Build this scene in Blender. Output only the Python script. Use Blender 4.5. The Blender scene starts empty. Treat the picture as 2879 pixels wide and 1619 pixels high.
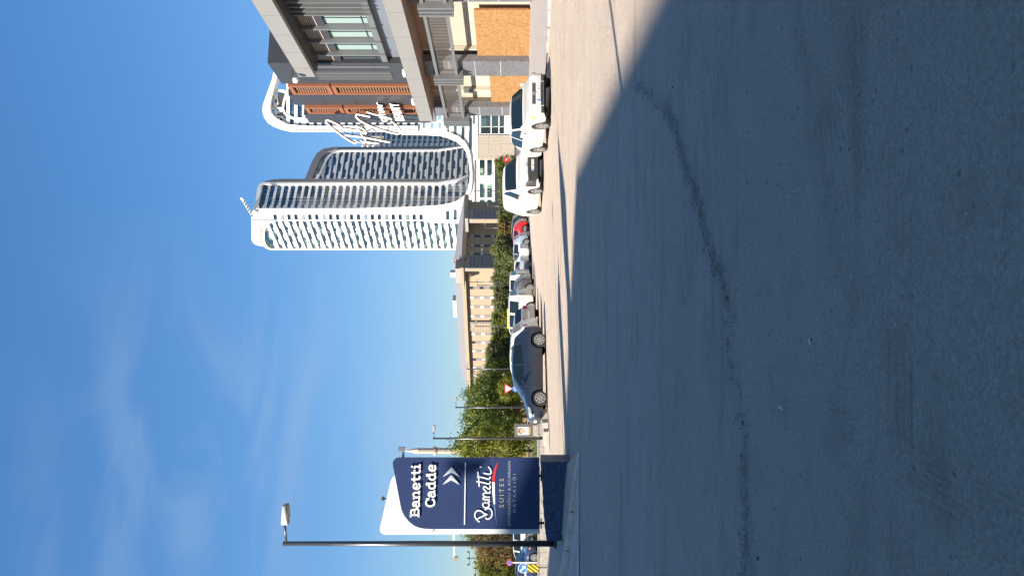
import bpy, math, random
from mathutils import Vector, Matrix
R = random.Random(7)
sc = bpy.context.scene
# ------------------------------------------------------------------ camera (phone held sideways: world up points to image left)
F, H = 2100.0, 1.35
cam_d = bpy.data.cameras.new("camera"); cam = bpy.data.objects.new("camera", cam_d)
sc.collection.objects.link(cam); sc.camera = cam
cam_d.sensor_width = 36.0; cam_d.lens = 36.0 * F / 2879.0
cam_d.clip_start = 0.1; cam_d.clip_end = 6000
cam.matrix_world = Matrix(((0, 1, 0, 0), (0, 0, -1, 0), (-1, 0, 0, H), (0, 0, 0, 1)))
# ------------------------------------------------------------------ sky, sun, exposure
SV = Vector((0.79, 0.61, 0)).normalized(); EL = math.radians(34)   # direction shadows fall, sun height
SUN = Vector((-SV.x * math.cos(EL), -SV.y * math.cos(EL), math.sin(EL)))
w = bpy.data.worlds.new("World"); sc.world = w; w.use_nodes = True
nt = w.node_tree; nt.nodes.clear(); N = nt.nodes.new; L = nt.links.new
out = N('ShaderNodeOutputWorld'); bg = N('ShaderNodeBackground'); sky = N('ShaderNodeTexSky')
sky.sky_type = 'NISHITA'; sky.sun_disc = False; sky.sun_elevation = EL
sky.sun_rotation = math.atan2(SUN.x, SUN.y); sky.altitude = 900; sky.air_density = 1.0; sky.dust_density = 0.1; sky.ozone_density = 1.9
bg.inputs['Strength'].default_value = 0.12
hs_ = N('ShaderNodeHueSaturation'); hs_.inputs['Saturation'].default_value = 1.24
bw_ = N('ShaderNodeRGBToBW'); k1_ = N('ShaderNodeMath'); k1_.operation = 'MULTIPLY_ADD'; k1_.inputs[1].default_value = 0.25; k1_.inputs[2].default_value = 1.0
gm_ = N('ShaderNodeVectorMath'); gm_.operation = 'SCALE'; k2_ = N('ShaderNodeMath'); k2_.operation = 'DIVIDE'; k2_.inputs[0].default_value = 1.0   # softens the glare towards the horizon evenly all round
L(sky.outputs[0], bw_.inputs[0]); L(bw_.outputs[0], k1_.inputs[0]); L(k1_.outputs[0], k2_.inputs[1]); L(k2_.outputs[0], gm_.inputs['Scale'])
tc = N('ShaderNodeTexCoord'); mp = N('ShaderNodeMapping'); mp.inputs['Rotation'].default_value = (0.25, 0.5, 0.7); mp.inputs['Scale'].default_value = (1.2, 4.2, 5.5)
n1 = N('ShaderNodeTexNoise'); n1.inputs['Scale'].default_value = 1.6; n1.inputs['Detail'].default_value = 8; n1.inputs['Roughness'].default_value = 0.55; n1.inputs['Distortion'].default_value = 0.6
n2 = N('ShaderNodeTexNoise'); n2.inputs['Scale'].default_value = 1.7; n2.inputs['Detail'].default_value = 2
r1 = N('ShaderNodeMapRange'); r1.inputs['From Min'].default_value = 0.44; r1.inputs['From Max'].default_value = 0.78; r1.inputs['To Max'].default_value = 0.8
r2 = N('ShaderNodeMapRange'); r2.inputs['From Min'].default_value = 0.36; r2.inputs['From Max'].default_value = 0.62
mu = N('ShaderNodeMath'); mu.operation = 'MULTIPLY'
mx = N('ShaderNodeMix'); mx.data_type = 'RGBA'; mx.inputs[7].default_value = (1.5, 1.95, 2.6, 1)
L(tc.outputs['Generated'], mp.inputs['Vector']); L(mp.outputs[0], n1.inputs['Vector']); L(tc.outputs['Generated'], n2.inputs['Vector'])
L(n1.outputs[0], r1.inputs[0]); L(n2.outputs[0], r2.inputs[0]); L(r1.outputs[0], mu.inputs[0]); L(r2.outputs[0], mu.inputs[1])
sxw = N('ShaderNodeSeparateXYZ'); L(tc.outputs['Generated'], sxw.inputs[0])
rz1 = N('ShaderNodeMapRange'); rz1.inputs[1].default_value = 0.58; rz1.inputs[2].default_value = 0.38; L(sxw.outputs['Z'], rz1.inputs[0])
rx1 = N('ShaderNodeMapRange'); rx1.inputs[1].default_value = 0.1; rx1.inputs[2].default_value = -0.18; L(sxw.outputs['X'], rx1.inputs[0])
mz = N('ShaderNodeMath'); mz.operation = 'MULTIPLY'; L(rz1.outputs[0], mz.inputs[0]); L(rx1.outputs[0], mz.inputs[1]); mw = N('ShaderNodeMath'); mw.operation = 'MULTIPLY'; L(mu.outputs[0], mw.inputs[0]); L(mz.outputs[0], mw.inputs[1])
L(mw.outputs[0], mx.inputs[0]); L(sky.outputs[0], gm_.inputs[0]); L(gm_.outputs[0], hs_.inputs['Color']); L(hs_.outputs[0], mx.inputs[6]); L(mx.outputs[2], bg.inputs['Color']); L(bg.outputs[0], out.inputs[0])
sd = bpy.data.lights.new("sun", 'SUN'); sd.energy = 4.8; sd.angle = math.radians(0.55); sd.color = (1.0, 0.91, 0.79)
so = bpy.data.objects.new("sun", sd); sc.collection.objects.link(so); so.rotation_euler = SUN.to_track_quat('Z', 'Y').to_euler()
sc.view_settings.view_transform = 'Standard'; sc.view_settings.look = 'None'; sc.view_settings.exposure = 1.3
sc.view_settings.gamma = 1.0; sc.view_settings.use_curve_mapping = False
sc.cycles.max_bounces = 6; sc.cycles.transparent_max_bounces = 8

# ------------------------------------------------------------------ helpers
def W(x, y, d):                     # point seen at photo pixel (x, y) at a distance of d metres
    return Vector(((809.5 - y) / F * d, d, H + (1439.5 - x) / F * d))
def lerp(a, b, t): return a + (b - a) * t
def interp(pts, x):
    if x <= pts[0][0]: return pts[0][1]
    for (x0, v0), (x1, v1) in zip(pts, pts[1:]):
        if x <= x1: return lerp(v0, v1, (x - x0) / (x1 - x0) if x1 > x0 else 0)
    return pts[-1][1]
def sstep(a, b, x):
    t = min(1, max(0, (x - a) / (b - a))); return t * t * (3 - 2 * t)
def ground(X, Y):
    return 0.012 * X * sstep(12, 24, Y) * (1 - sstep(60, 120, Y)) - 0.0062 * max(0, min(Y, 62) - 20)
def gpt(x, y, lift=0.0):            # ground point seen at pixel (x, y)
    d = 3.0
    for k in range(4000):
        p = W(x, y, d)
        if p.z <= ground(p.x, p.y) + lift: return p
        d *= 1.003
    return p

def link(o): sc.collection.objects.link(o); return o
def woff(o):
    v = Vector((0, 0, 0))
    while o is not None: v += o.location; o = o.parent
    return v
def tag(o, label=None, cat=None, group=None, kind=None):
    if label: o['label'] = label
    if cat: o['category'] = cat
    if group: o['group'] = group
    if kind: o['kind'] = kind
    return o
def thing(name, label, cat, loc=(0, 0, 0), group=None):
    o = link(bpy.data.objects.new(name, None)); o.location = loc; o.empty_display_size = 0.3
    return tag(o, label, cat, group)
def place(name, mesh, parent, loc=(0, 0, 0), rz=0.0):
    o = link(bpy.data.objects.new(name, mesh)); o.location = loc; o.rotation_euler = (0, 0, rz); o.parent = parent
    return o
def copy_tree(o, parent=None):
    c = o.copy(); link(c); c.parent = parent
    for ch in list(o.children): copy_tree(ch, c)
    return c

class MB:
    def __init__(s): s.v = []; s.f = []
    def quad(s, a, b, c, d): i = len(s.v); s.v += [Vector(a), Vector(b), Vector(c), Vector(d)]; s.f.append((i, i+1, i+2, i+3)); return s
    def tri(s, a, b, c): i = len(s.v); s.v += [Vector(a), Vector(b), Vector(c)]; s.f.append((i, i+1, i+2)); return s
    def hexa(s, p):                 # 8 points: bottom 4 then top 4
        i = len(s.v); s.v += [Vector(q) for q in p]
        for f in ((3,2,1,0),(4,5,6,7),(0,1,5,4),(1,2,6,5),(2,3,7,6),(3,0,4,7)): s.f.append(tuple(i+k for k in f))
        return s
    def box(s, x0, x1, y0, y1, z0, z1):
        return s.hexa([(x0,y0,z0),(x1,y0,z0),(x1,y1,z0),(x0,y1,z0),(x0,y0,z1),(x1,y0,z1),(x1,y1,z1),(x0,y1,z1)])
    def bar(s, a, b, wd, ht=None, up=(0, 0, 1)):
        a = Vector(a); b = Vector(b); ht = ht or wd; t = (b - a).normalized(); u = Vector(up)
        if abs(t.dot(u)) > 0.95: u = Vector((0, 1, 0))
        sx = t.cross(u).normalized() * wd / 2; sz = sx.cross(t).normalized() * ht / 2
        return s.hexa([a-sx-sz, a+sx-sz, b+sx-sz, b-sx-sz, a-sx+sz, a+sx+sz, b+sx+sz, b-sx+sz])
    def prism(s, poly, ext):        # poly: 3D points, ext: extrusion vector
        n = len(poly); i = len(s.v); ext = Vector(ext)
        s.v += [Vector(p) for p in poly] + [Vector(p) + ext for p in poly]
        s.f.append(tuple(range(i, i+n))); s.f.append(tuple(range(i+2*n-1, i+n-1, -1)))
        for k in range(n): m = (k+1) % n; s.f.append((i+k, i+k+n, i+m+n, i+m))
        return s
    def strip(s, A, B, ext):        # ribbon between polylines A and B, extruded
        for k in range(len(A)-1): s.prism([A[k], A[k+1], B[k+1], B[k]], ext)
        return s
    def tube(s, path, r, n=8, cap=True):
        path = [Vector(p) for p in path]; rs = r if isinstance(r, (list, tuple)) else [r]*len(path); i0 = len(s.v)
        for k, p in enumerate(path):
            t = (path[min(k+1, len(path)-1)] - path[max(k-1, 0)]).normalized()
            u = Vector((0, 0, 1)) if abs(t.z) < 0.9 else Vector((0, 1, 0))
            a = t.cross(u).normalized(); b = a.cross(t)
            for j in range(n):
                an = 2*math.pi*j/n; s.v.append(p + (a*math.cos(an) + b*math.sin(an)) * rs[k])
        for k in range(len(path)-1):
            for j in range(n):
                m = (j+1) % n; s.f.append((i0+k*n+j, i0+k*n+m, i0+(k+1)*n+m, i0+(k+1)*n+j))
        if cap: s.f.append(tuple(i0+j for j in range(n))); s.f.append(tuple(i0+(len(path)-1)*n+j for j in range(n-1, -1, -1)))
        return s
    def lathe(s, c, prof, n=16, ax='z'):
        i0 = len(s.v); c = Vector(c)
        for (r, h) in prof:
            for j in range(n):
                a = 2*math.pi*j/n; ca, sa = r*math.cos(a), r*math.sin(a)
                s.v.append(c + (Vector((ca, sa, h)) if ax == 'z' else Vector((ca, h, sa))))
        for k in range(len(prof)-1):
            for j in range(n):
                m = (j+1) % n; s.f.append((i0+k*n+j, i0+k*n+m, i0+(k+1)*n+m, i0+(k+1)*n+j))
        s.f.append(tuple(i0+j for j in range(n-1, -1, -1))); s.f.append(tuple(i0+(len(prof)-1)*n+j for j in range(n)))
        return s
    def build(s, name, mat, parent=None, smooth=False, fix=True):
        off = woff(parent) if parent else Vector((0, 0, 0))
        me = bpy.data.meshes.new(name); me.from_pydata([tuple(v - off) for v in s.v], [], s.f)
        if fix:
            import bmesh
            bm = bmesh.new(); bm.from_mesh(me); bmesh.ops.recalc_face_normals(bm, faces=bm.faces); bm.to_mesh(me); bm.free()
        me.materials.append(mat)
        if smooth: me.polygons.foreach_set('use_smooth', [True]*len(me.polygons))
        me.update()
        o = link(bpy.data.objects.new(name, me)); o.parent = parent
        return o

# ------------------------------------------------------------------ materials
def mat(name, col, rough=0.6, metal=0.0, var=0.0, vscale=3.0, bump=0.0, bscale=20.0, spec=0.5, emit=None, ior=None, objrand=0.0, coat=0.0):
    m = bpy.data.materials.new(name); m.use_nodes = True; t = m.node_tree; b = t.nodes['Principled BSDF']
    b.inputs['Base Color'].default_value = (*col, 1); b.inputs['Roughness'].default_value = rough; b.inputs['Metallic'].default_value = metal
    b.inputs['Specular IOR Level'].default_value = spec; b.inputs['Coat Weight'].default_value = coat
    if ior: b.inputs['IOR'].default_value = ior
    if var or bump or objrand:
        c = t.nodes.new('ShaderNodeNewGeometry')
    if var or objrand:
        cr = t.nodes.new('ShaderNodeTexNoise'); cr.inputs['Scale'].default_value = vscale; cr.inputs['Detail'].default_value = 6; cr.inputs['Roughness'].default_value = 0.65
        t.links.new(c.outputs['Position'], cr.inputs['Vector'])
        mr = t.nodes.new('ShaderNodeMapRange'); mr.inputs[1].default_value = 0.3; mr.inputs[2].default_value = 0.7; mr.inputs[3].default_value = 1-var; mr.inputs[4].default_value = 1+var
        t.links.new(cr.outputs[0], mr.inputs[0]); last = mr.outputs[0]
        if objrand:
            oi = t.nodes.new('ShaderNodeObjectInfo'); m2 = t.nodes.new('ShaderNodeMapRange'); m2.inputs[3].default_value = 1-objrand; m2.inputs[4].default_value = 1+objrand
            t.links.new(oi.outputs['Random'], m2.inputs[0]); mm = t.nodes.new('ShaderNodeMath'); mm.operation = 'MULTIPLY'
            t.links.new(last, mm.inputs[0]); t.links.new(m2.outputs[0], mm.inputs[1]); last = mm.outputs[0]
        vm = t.nodes.new('ShaderNodeVectorMath'); vm.operation = 'SCALE'; vm.inputs[0].default_value = col
        t.links.new(last, vm.inputs['Scale']); t.links.new(vm.outputs[0], b.inputs['Base Color'])
    if bump:
        bn = t.nodes.new('ShaderNodeTexNoise'); bn.inputs['Scale'].default_value = bscale; bn.inputs['Detail'].default_value = 8
        t.links.new(c.outputs['Position'], bn.inputs['Vector']); bp = t.nodes.new('ShaderNodeBump'); bp.inputs['Strength'].default_value = bump; bp.inputs['Distance'].default_value = 0.02
        t.links.new(bn.outputs[0], bp.inputs['Height']); t.links.new(bp.outputs[0], b.inputs['Normal'])
    if emit: b.inputs['Emission Color'].default_value = (*emit, 1); b.inputs['Emission Strength'].default_value = 1
    return m

def asphalt(name, c1, c2, dust, tracks=False, amount=0.5, bstr=0.5, far=None):
    m = bpy.data.materials.new(name); m.use_nodes = True; t = m.node_tree; b = t.nodes['Principled BSDF']; n = t.nodes.new; l = t.links.new
    g = n('ShaderNodeNewGeometry'); P = g.outputs['Position']
    def noise(s, det=6, ro=0.6, vec=P, dist=0.0):
        q = n('ShaderNodeTexNoise'); q.inputs['Scale'].default_value = s; q.inputs['Detail'].default_value = det; q.inputs['Roughness'].default_value = ro; q.inputs['Distortion'].default_value = dist; l(vec, q.inputs['Vector']); return q.outputs[0]
    def rng(v, a, bb, c, d):
        q = n('ShaderNodeMapRange'); q.inputs[1].default_value = a; q.inputs[2].default_value = bb; q.inputs[3].default_value = c; q.inputs[4].default_value = d; l(v, q.inputs[0]); return q.outputs[0]
    def mixc(f, a, bb):
        q = n('ShaderNodeMix'); q.data_type = 'RGBA'; l(f, q.inputs[0])
        for k, v in ((6, a), (7, bb)):
            if isinstance(v, tuple): q.inputs[k].default_value = (*v, 1)
            else: l(v, q.inputs[k])
        return q.outputs[2]
    def math_(op, a, bb):
        q = n('ShaderNodeMath'); q.operation = op
        for k, v in ((0, a), (1, bb)):
            if isinstance(v, (int, float)): q.inputs[k].default_value = v
            else: l(v, q.inputs[k])
        return q.outputs[0]
    st = n('ShaderNodeMapping'); st.inputs['Scale'].default_value = (0.35, 1.6, 1); l(P, st.inputs['Vector'])
    fine = noise(260, 3, 0.7); agg = n('ShaderNodeTexVoronoi'); agg.inputs['Scale'].default_value = 140; l(P, agg.inputs['Vector'])
    mid = noise(14, 8, 0.7); grain = noise(55, 4, 0.75); big = noise(0.55, 6, 0.62, st.outputs[0], 0.4); med = noise(2.6, 7, 0.68, P, 0.5)
    c = mixc(rng(fine, 0.3, 0.7, 0, 1), c1, c2)
    c = mixc(math_('MULTIPLY', rng(agg.outputs['Color'], 0.75, 1.0, 0, 0.55), 1.0), c, tuple(min(1, x*1.7) for x in c2))
    c = mixc(rng(mid, 0.56, 0.75, 0, 0.45), c, tuple(x*0.55 for x in c1))
    c = mixc(math_('MULTIPLY', rng(big, 0.38, 0.68, 0, 1), amount), c, dust); stain = noise(0.9, 7, 0.7, st.outputs[0], 1.2); c = mixc(rng(stain, 0.52, 0.74, 0, 0.65), c, tuple(x*0.5 for x in c1))
    c = mixc(rng(grain, 0.5, 0.72, 0, 0.5), c, tuple(x*0.5 for x in c1)); c = mixc(rng(grain, 0.28, 0.48, 0.35, 0), c, tuple(min(1, x*1.5) for x in c2))
    c = mixc(rng(med, 0.5, 0.72, 0, 0.42), c, tuple(x*0.74 for x in c1))
    sp = n('ShaderNodeTexVoronoi'); sp.inputs['Scale'].default_value = 9; sp.inputs['Randomness'].default_value = 1; l(P, sp.inputs['Vector'])
    c = mixc(rng(sp.outputs['Distance'], 0.0, 0.13, 0.75, 0), c, (0.03, 0.03, 0.035))
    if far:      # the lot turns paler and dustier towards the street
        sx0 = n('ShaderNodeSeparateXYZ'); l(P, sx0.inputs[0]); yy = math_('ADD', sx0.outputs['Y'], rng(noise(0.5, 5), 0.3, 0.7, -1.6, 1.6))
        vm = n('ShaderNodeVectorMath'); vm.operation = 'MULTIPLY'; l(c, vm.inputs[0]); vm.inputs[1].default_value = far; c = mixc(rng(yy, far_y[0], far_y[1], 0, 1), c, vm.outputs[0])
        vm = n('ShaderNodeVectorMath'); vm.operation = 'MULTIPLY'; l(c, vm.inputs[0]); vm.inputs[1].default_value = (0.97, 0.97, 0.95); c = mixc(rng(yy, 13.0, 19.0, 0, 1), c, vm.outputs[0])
    l(c, b.inputs['Base Color']); b.inputs['Roughness'].default_value = 0.88; b.inputs['Specular IOR Level'].default_value = 0.3
    hgt = math_('ADD', math_('MULTIPLY', fine, 0.5), math_('MULTIPLY', grain, 1.4)); hgt = math_('ADD', hgt, math_('MULTIPLY', mid, 1.6)); hgt = math_('ADD', hgt, math_('MULTIPLY', med, 0.6)) if 1 else math_('ADD', math_('MULTIPLY', fine, 0.5), math_('MULTIPLY', mid, 1.3)); hgt = math_('ADD', hgt, math_('MULTIPLY', med, 2.2)); hgt = math_('ADD', hgt, math_('MULTIPLY', rng(agg.outputs['Distance'], 0, 0.6, 1, 0), 0.5))
    if tracks:
        for rot, x0, w_, y0, h_ in tracks:     # tyre prints pressed into the dust
            mpn = n('ShaderNodeMapping'); mpn.vector_type = 'TEXTURE'; mpn.inputs['Location'].default_value = (x0, y0, 0); mpn.inputs['Rotation'].default_value = (0, 0, rot); l(P, mpn.inputs['Vector'])
            wv = n('ShaderNodeTexWave'); wv.inputs['Scale'].default_value = 6.5; wv.bands_direction = 'Y'; wv.inputs['Distortion'].default_value = 1.2; l(mpn.outputs[0], wv.inputs['Vector'])
            sx = n('ShaderNodeSeparateXYZ'); l(mpn.outputs[0], sx.inputs[0])
            ax = rng(math_('ABSOLUTE', sx.outputs['X'], 0), w_*0.6, w_, 1, 0); ay = rng(math_('ABSOLUTE', sx.outputs['Y'], 0), h_*0.6, h_, 1, 0)
            msk = math_('MULTIPLY', math_('MULTIPLY', ax, ay), rng(noise(1.6, 4), 0.4, 0.6, 0, 1))
            hgt = math_('ADD', hgt, math_('MULTIPLY', math_('MULTIPLY', wv.outputs[0], msk), 4.0))
    bp = n('ShaderNodeBump'); bp.inputs['Strength'].default_value = bstr; bp.inputs['Distance'].default_value = 0.02; l(hgt, bp.inputs['Height']); l(bp.outputs[0], b.inputs['Normal'])
    return m

far_y = (2.2, 9.0)
def leafmat(name, c1, c2, c3=None):
    m = bpy.data.materials.new(name); m.use_nodes = True; t = m.node_tree; n = t.nodes.new; l = t.links.new; t.nodes.remove(t.nodes['Principled BSDF'])
    g = n('ShaderNodeNewGeometry'); oi = n('ShaderNodeObjectInfo'); q = n('ShaderNodeTexNoise'); q.inputs['Scale'].default_value = 1.1; q.inputs['Detail'].default_value = 5
    l(g.outputs['Position'], q.inputs['Vector']); a = n('ShaderNodeMath'); a.operation = 'ADD'; l(q.outputs[0], a.inputs[0])
    ms = n('ShaderNodeMath'); ms.operation = 'MULTIPLY_ADD'; ms.inputs[1].default_value = 0.5; ms.inputs[2].default_value = -0.25; l(g.outputs['Random Per Island'], ms.inputs[0]); l(ms.outputs[0], a.inputs[1])
    cr = n('ShaderNodeValToRGB'); cr.color_ramp.elements[0].position = 0.25; cr.color_ramp.elements[0].color = (*c1, 1); cr.color_ramp.elements[1].position = 0.62; cr.color_ramp.elements[1].color = (*c2, 1)
    if c3: e = cr.color_ramp.elements.new(0.78); e.color = (*c3, 1)
    l(a.outputs[0], cr.inputs[0]); d = n('ShaderNodeBsdfDiffuse'); tr = n('ShaderNodeBsdfTranslucent'); ms2 = n('ShaderNodeMixShader'); ms2.inputs[0].default_value = 0.35
    l(cr.outputs[0], d.inputs[0]); l(cr.outputs[0], tr.inputs[0]); l(d.outputs[0], ms2.inputs[1]); l(tr.outputs[0], ms2.inputs[2]); l(ms2.outputs[0], t.nodes['Material Output'].inputs[0])
    return m

def panes(name, cols, sx, sz, rough=0.08, ior=1.7):    # glass whose panes differ: cells along the facade and up it
    m = bpy.data.materials.new(name); m.use_nodes = True; t = m.node_tree; b = t.nodes['Principled BSDF']; n = t.nodes.new; l = t.links.new
    g = n('ShaderNodeNewGeometry'); mp = n('ShaderNodeMapping'); mp.inputs['Scale'].default_value = (sx, sx, sz); l(g.outputs['Position'], mp.inputs[0])
    fl = n('ShaderNodeVectorMath'); fl.operation = 'FLOOR'; l(mp.outputs[0], fl.inputs[0]); wn = n('ShaderNodeTexWhiteNoise'); l(fl.outputs[0], wn.inputs['Vector'])
    cr = n('ShaderNodeValToRGB'); cr.color_ramp.interpolation = 'CONSTANT'
    for k, (p, c) in enumerate(cols):
        e = cr.color_ramp.elements[k] if k < 2 else cr.color_ramp.elements.new(p)
        e.position = p; e.color = (*c, 1)
    l(wn.outputs[0], cr.inputs[0]); l(cr.outputs[0], b.inputs['Base Color']); b.inputs['Roughness'].default_value = rough; b.inputs['IOR'].default_value = ior
    return m

M = dict(
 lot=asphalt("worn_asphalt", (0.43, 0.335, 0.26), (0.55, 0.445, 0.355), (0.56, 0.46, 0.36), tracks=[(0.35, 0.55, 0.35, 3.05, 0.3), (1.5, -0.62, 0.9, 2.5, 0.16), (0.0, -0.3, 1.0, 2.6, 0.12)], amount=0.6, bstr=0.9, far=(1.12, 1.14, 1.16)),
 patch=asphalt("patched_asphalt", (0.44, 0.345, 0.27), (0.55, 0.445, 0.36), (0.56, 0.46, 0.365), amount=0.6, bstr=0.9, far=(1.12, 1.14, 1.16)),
 street=None,
 pave=mat("pavement_concrete", (0.28, 0.255, 0.24), 0.9, var=0.12, vscale=1.5, bump=0.3, bscale=30),
 kerb=mat("kerb_stone", (0.58, 0.48, 0.39), 0.9, var=0.25, vscale=4, bump=0.6, bscale=25),
 kerbw=mat("pale_kerb", (0.30, 0.285, 0.26), 0.9, var=0.25, vscale=6, bump=0.9, bscale=18),
 apron=mat("apron_concrete", (0.52, 0.41, 0.33), 0.9, var=0.25, vscale=3, bump=0.5, bscale=40),
 brownpave=mat("brown_paving", (0.42, 0.32, 0.25), 0.9, var=0.2, vscale=5, bump=0.4),
 grass=mat("grass_blades", (0.10, 0.14, 0.03), 0.9, var=0.35, vscale=2, bump=0.8, bscale=15),
 earth=mat("dry_earth", (0.13, 0.12, 0.10), 0.95, var=0.25, vscale=0.6, bump=0.5, bscale=6),
 crack=mat("tar_seam", (0.03, 0.03, 0.032), 0.8),
 signwhite=mat("sign_white", (0.78, 0.78, 0.74), 0.35), signblue=mat("sign_blue", (0.022, 0.041, 0.115), 0.5, spec=0.25, var=0.06, vscale=1),
 bluepaint=mat("chipped_blue_paint", (0.028, 0.055, 0.12), 0.6, var=0.6, vscale=9, bump=1.0, bscale=26),
 white=mat("white_letter", (0.8, 0.8, 0.78), 0.4), red=mat("red_paint", (0.55, 0.02, 0.02), 0.4), black=mat("black_rubber", (0.015, 0.015, 0.016), 0.6),
 gold=mat("brass_letter", (0.45, 0.38, 0.22), 0.4), darkmetal=mat("dark_metal", (0.03, 0.033, 0.04), 0.4, 0.3), pole=mat("painted_pole", (0.075, 0.08, 0.085), 0.32, 0.55, var=0.15, vscale=3),
 galv=mat("galvanised", (0.17, 0.175, 0.18), 0.45, 0.5, var=0.1), lampglass=mat("lamp_lens", (0.12, 0.12, 0.1), 0.2),
 tw=mat("tower_white", (0.80, 0.78, 0.74), 0.5, var=0.04, vscale=0.2), 
 gblue=panes("tower_glass_blue", [(0, (0.012, 0.03, 0.07)), (0.35, (0.025, 0.065, 0.135)), (0.65, (0.035, 0.09, 0.17)), (0.88, (0.08, 0.15, 0.22))], 0.55, 0.62),
 ggreen=panes("tower_glass_green", [(0, (0.01, 0.03, 0.035)), (0.3, (0.03, 0.07, 0.075)), (0.62, (0.09, 0.17, 0.14)), (0.85, (0.28, 0.42, 0.32))], 0.5, 0.62),
 gside=panes("tower_glass_grey", [(0, (0.02, 0.04, 0.06)), (0.4, (0.03, 0.055, 0.075)), (0.72, (0.06, 0.11, 0.11)), (0.9, (0.14, 0.22, 0.18))], 0.35, 0.62),
 glass=mat("window_glass", (0.01, 0.018, 0.025), 0.06, ior=1.6), carglass=mat("car_glass", (0.008, 0.014, 0.016), 0.05, ior=1.55),
 tan=mat("tan_render", (0.30, 0.232, 0.155), 0.85, var=0.05, vscale=0.4), tangrey=mat("grey_spandrel", (0.17, 0.155, 0.15), 0.8, var=0.05), dkwall=mat("grey_render", (0.27, 0.25, 0.24), 0.85, var=0.08),
 roof=mat("grey_roof", (0.22, 0.21, 0.215), 0.8, var=0.08), redtile=mat("red_roof_tile", (0.38, 0.16, 0.12), 0.8, var=0.1), blind=mat("pale_blind", (0.42, 0.42, 0.41), 0.6),
 clad=mat("beige_grey_cladding", (0.27, 0.26, 0.24), 0.42, 0.25, var=0.03, vscale=0.8), clad2=mat("blue_grey_cladding", (0.17, 0.185, 0.21), 0.4, 0.2, var=0.04, vscale=0.8), charcoal=mat("charcoal_cladding", (0.045, 0.045, 0.05), 0.38, 0.1, var=0.08, vscale=1.2),
 steel=mat("grey_steel", (0.17, 0.18, 0.185), 0.4, 0.3, var=0.05), wallbeige=mat("beige_wall", (0.42, 0.37, 0.30), 0.85, var=0.04, vscale=1), orange=mat("orange_frame", (0.26, 0.10, 0.048), 0.45, 0.1), mesh=mat("pale_mesh", (0.36, 0.31, 0.27), 0.6, 0.2),
 granite=mat("grey_granite", (0.13, 0.13, 0.14), 0.3, var=0.25, vscale=5, spec=0.5), stone=mat("travertine", (0.40, 0.34, 0.27), 0.8, var=0.16, vscale=1.2), 
 osb=None, minaret=mat("minaret_stone", (0.40, 0.33, 0.26), 0.85, var=0.06), plasterwarm=mat("brick_fence", (0.42, 0.28, 0.18), 0.9, var=0.15),
 bark=mat("bark", (0.10, 0.075, 0.055), 0.9, var=0.3, vscale=8),
 leafd=leafmat("leaf_deciduous", (0.045, 0.075, 0.022), (0.16, 0.20, 0.045), (0.30, 0.32, 0.08)), leafy=leafmat("leaf_yellowing", (0.08, 0.105, 0.02), (0.26, 0.27, 0.05), (0.38, 0.34, 0.08)),
 leafr=leafmat("leaf_russet", (0.11, 0.085, 0.04), (0.29, 0.20, 0.09), (0.40, 0.27, 0.12)), leafc=leafmat("leaf_conifer", (0.065, 0.085, 0.035), (0.21, 0.235, 0.095)), leafc2=leafmat("leaf_conifer_light", (0.078, 0.109, 0.025), (0.232, 0.248, 0.062)),
 signred=mat("traffic_red", (0.6, 0.03, 0.03), 0.4), signb=mat("traffic_blue", (0.01, 0.16, 0.55), 0.4), yellow=mat("taxi_yellow", (0.72, 0.52, 0.02), 0.4), hazblack=mat("hazard_black", (0.05, 0.035, 0.02), 0.5),
 rim=mat("alloy_rim", (0.5, 0.5, 0.5), 0.3, 0.7), tyre=mat("tyre_rubber", (0.03, 0.029, 0.028), 0.8), plastic=mat("black_plastic", (0.035, 0.035, 0.037), 0.5), lens=mat("headlight_lens", (0.55, 0.56, 0.56), 0.12, 0.5), tail=mat("tail_light", (0.35, 0.01, 0.01), 0.2), amber=mat("amber_lens", (0.75, 0.25, 0.03), 0.25), well=mat("wheel_well", (0.008, 0.008, 0.008), 0.9),
)
def osb():
    m = bpy.data.materials.new("osb_board"); m.use_nodes = True; t = m.node_tree; b = t.nodes['Principled BSDF']; n = t.nodes.new; l = t.links.new
    g = n('ShaderNodeNewGeometry'); mp = n('ShaderNodeMapping'); mp.inputs['Scale'].default_value = (1, 9, 22); l(g.outputs['Position'], mp.inputs[0])
    v = n('ShaderNodeTexVoronoi'); v.inputs['Scale'].default_value = 1.0; l(mp.outputs[0], v.inputs['Vector'])
    n3 = n('ShaderNodeTexNoise'); n3.inputs['Scale'].default_value = 6; l(g.outputs['Position'], n3.inputs[0])
    ad = n('ShaderNodeMath'); ad.operation = 'MULTIPLY_ADD'; ad.inputs[1].default_value = 0.6; l(v.outputs['Color'], ad.inputs[0]); l(n3.outputs[0], ad.inputs[2])
    cr = n('ShaderNodeValToRGB'); cr.color_ramp.elements[0].position = 0.4; cr.color_ramp.elements[0].color = (0.2, 0.095, 0.03, 1); cr.color_ramp.elements[1].position = 1.0; cr.color_ramp.elements[1].color = (0.33, 0.18, 0.063, 1)
    l(ad.outputs[0], cr.inputs[0]); l(cr.outputs[0], b.inputs['Base Color']); b.inputs['Roughness'].default_value = 0.75; return m
M['osb'] = osb(); M['street'] = M['lot']

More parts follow.
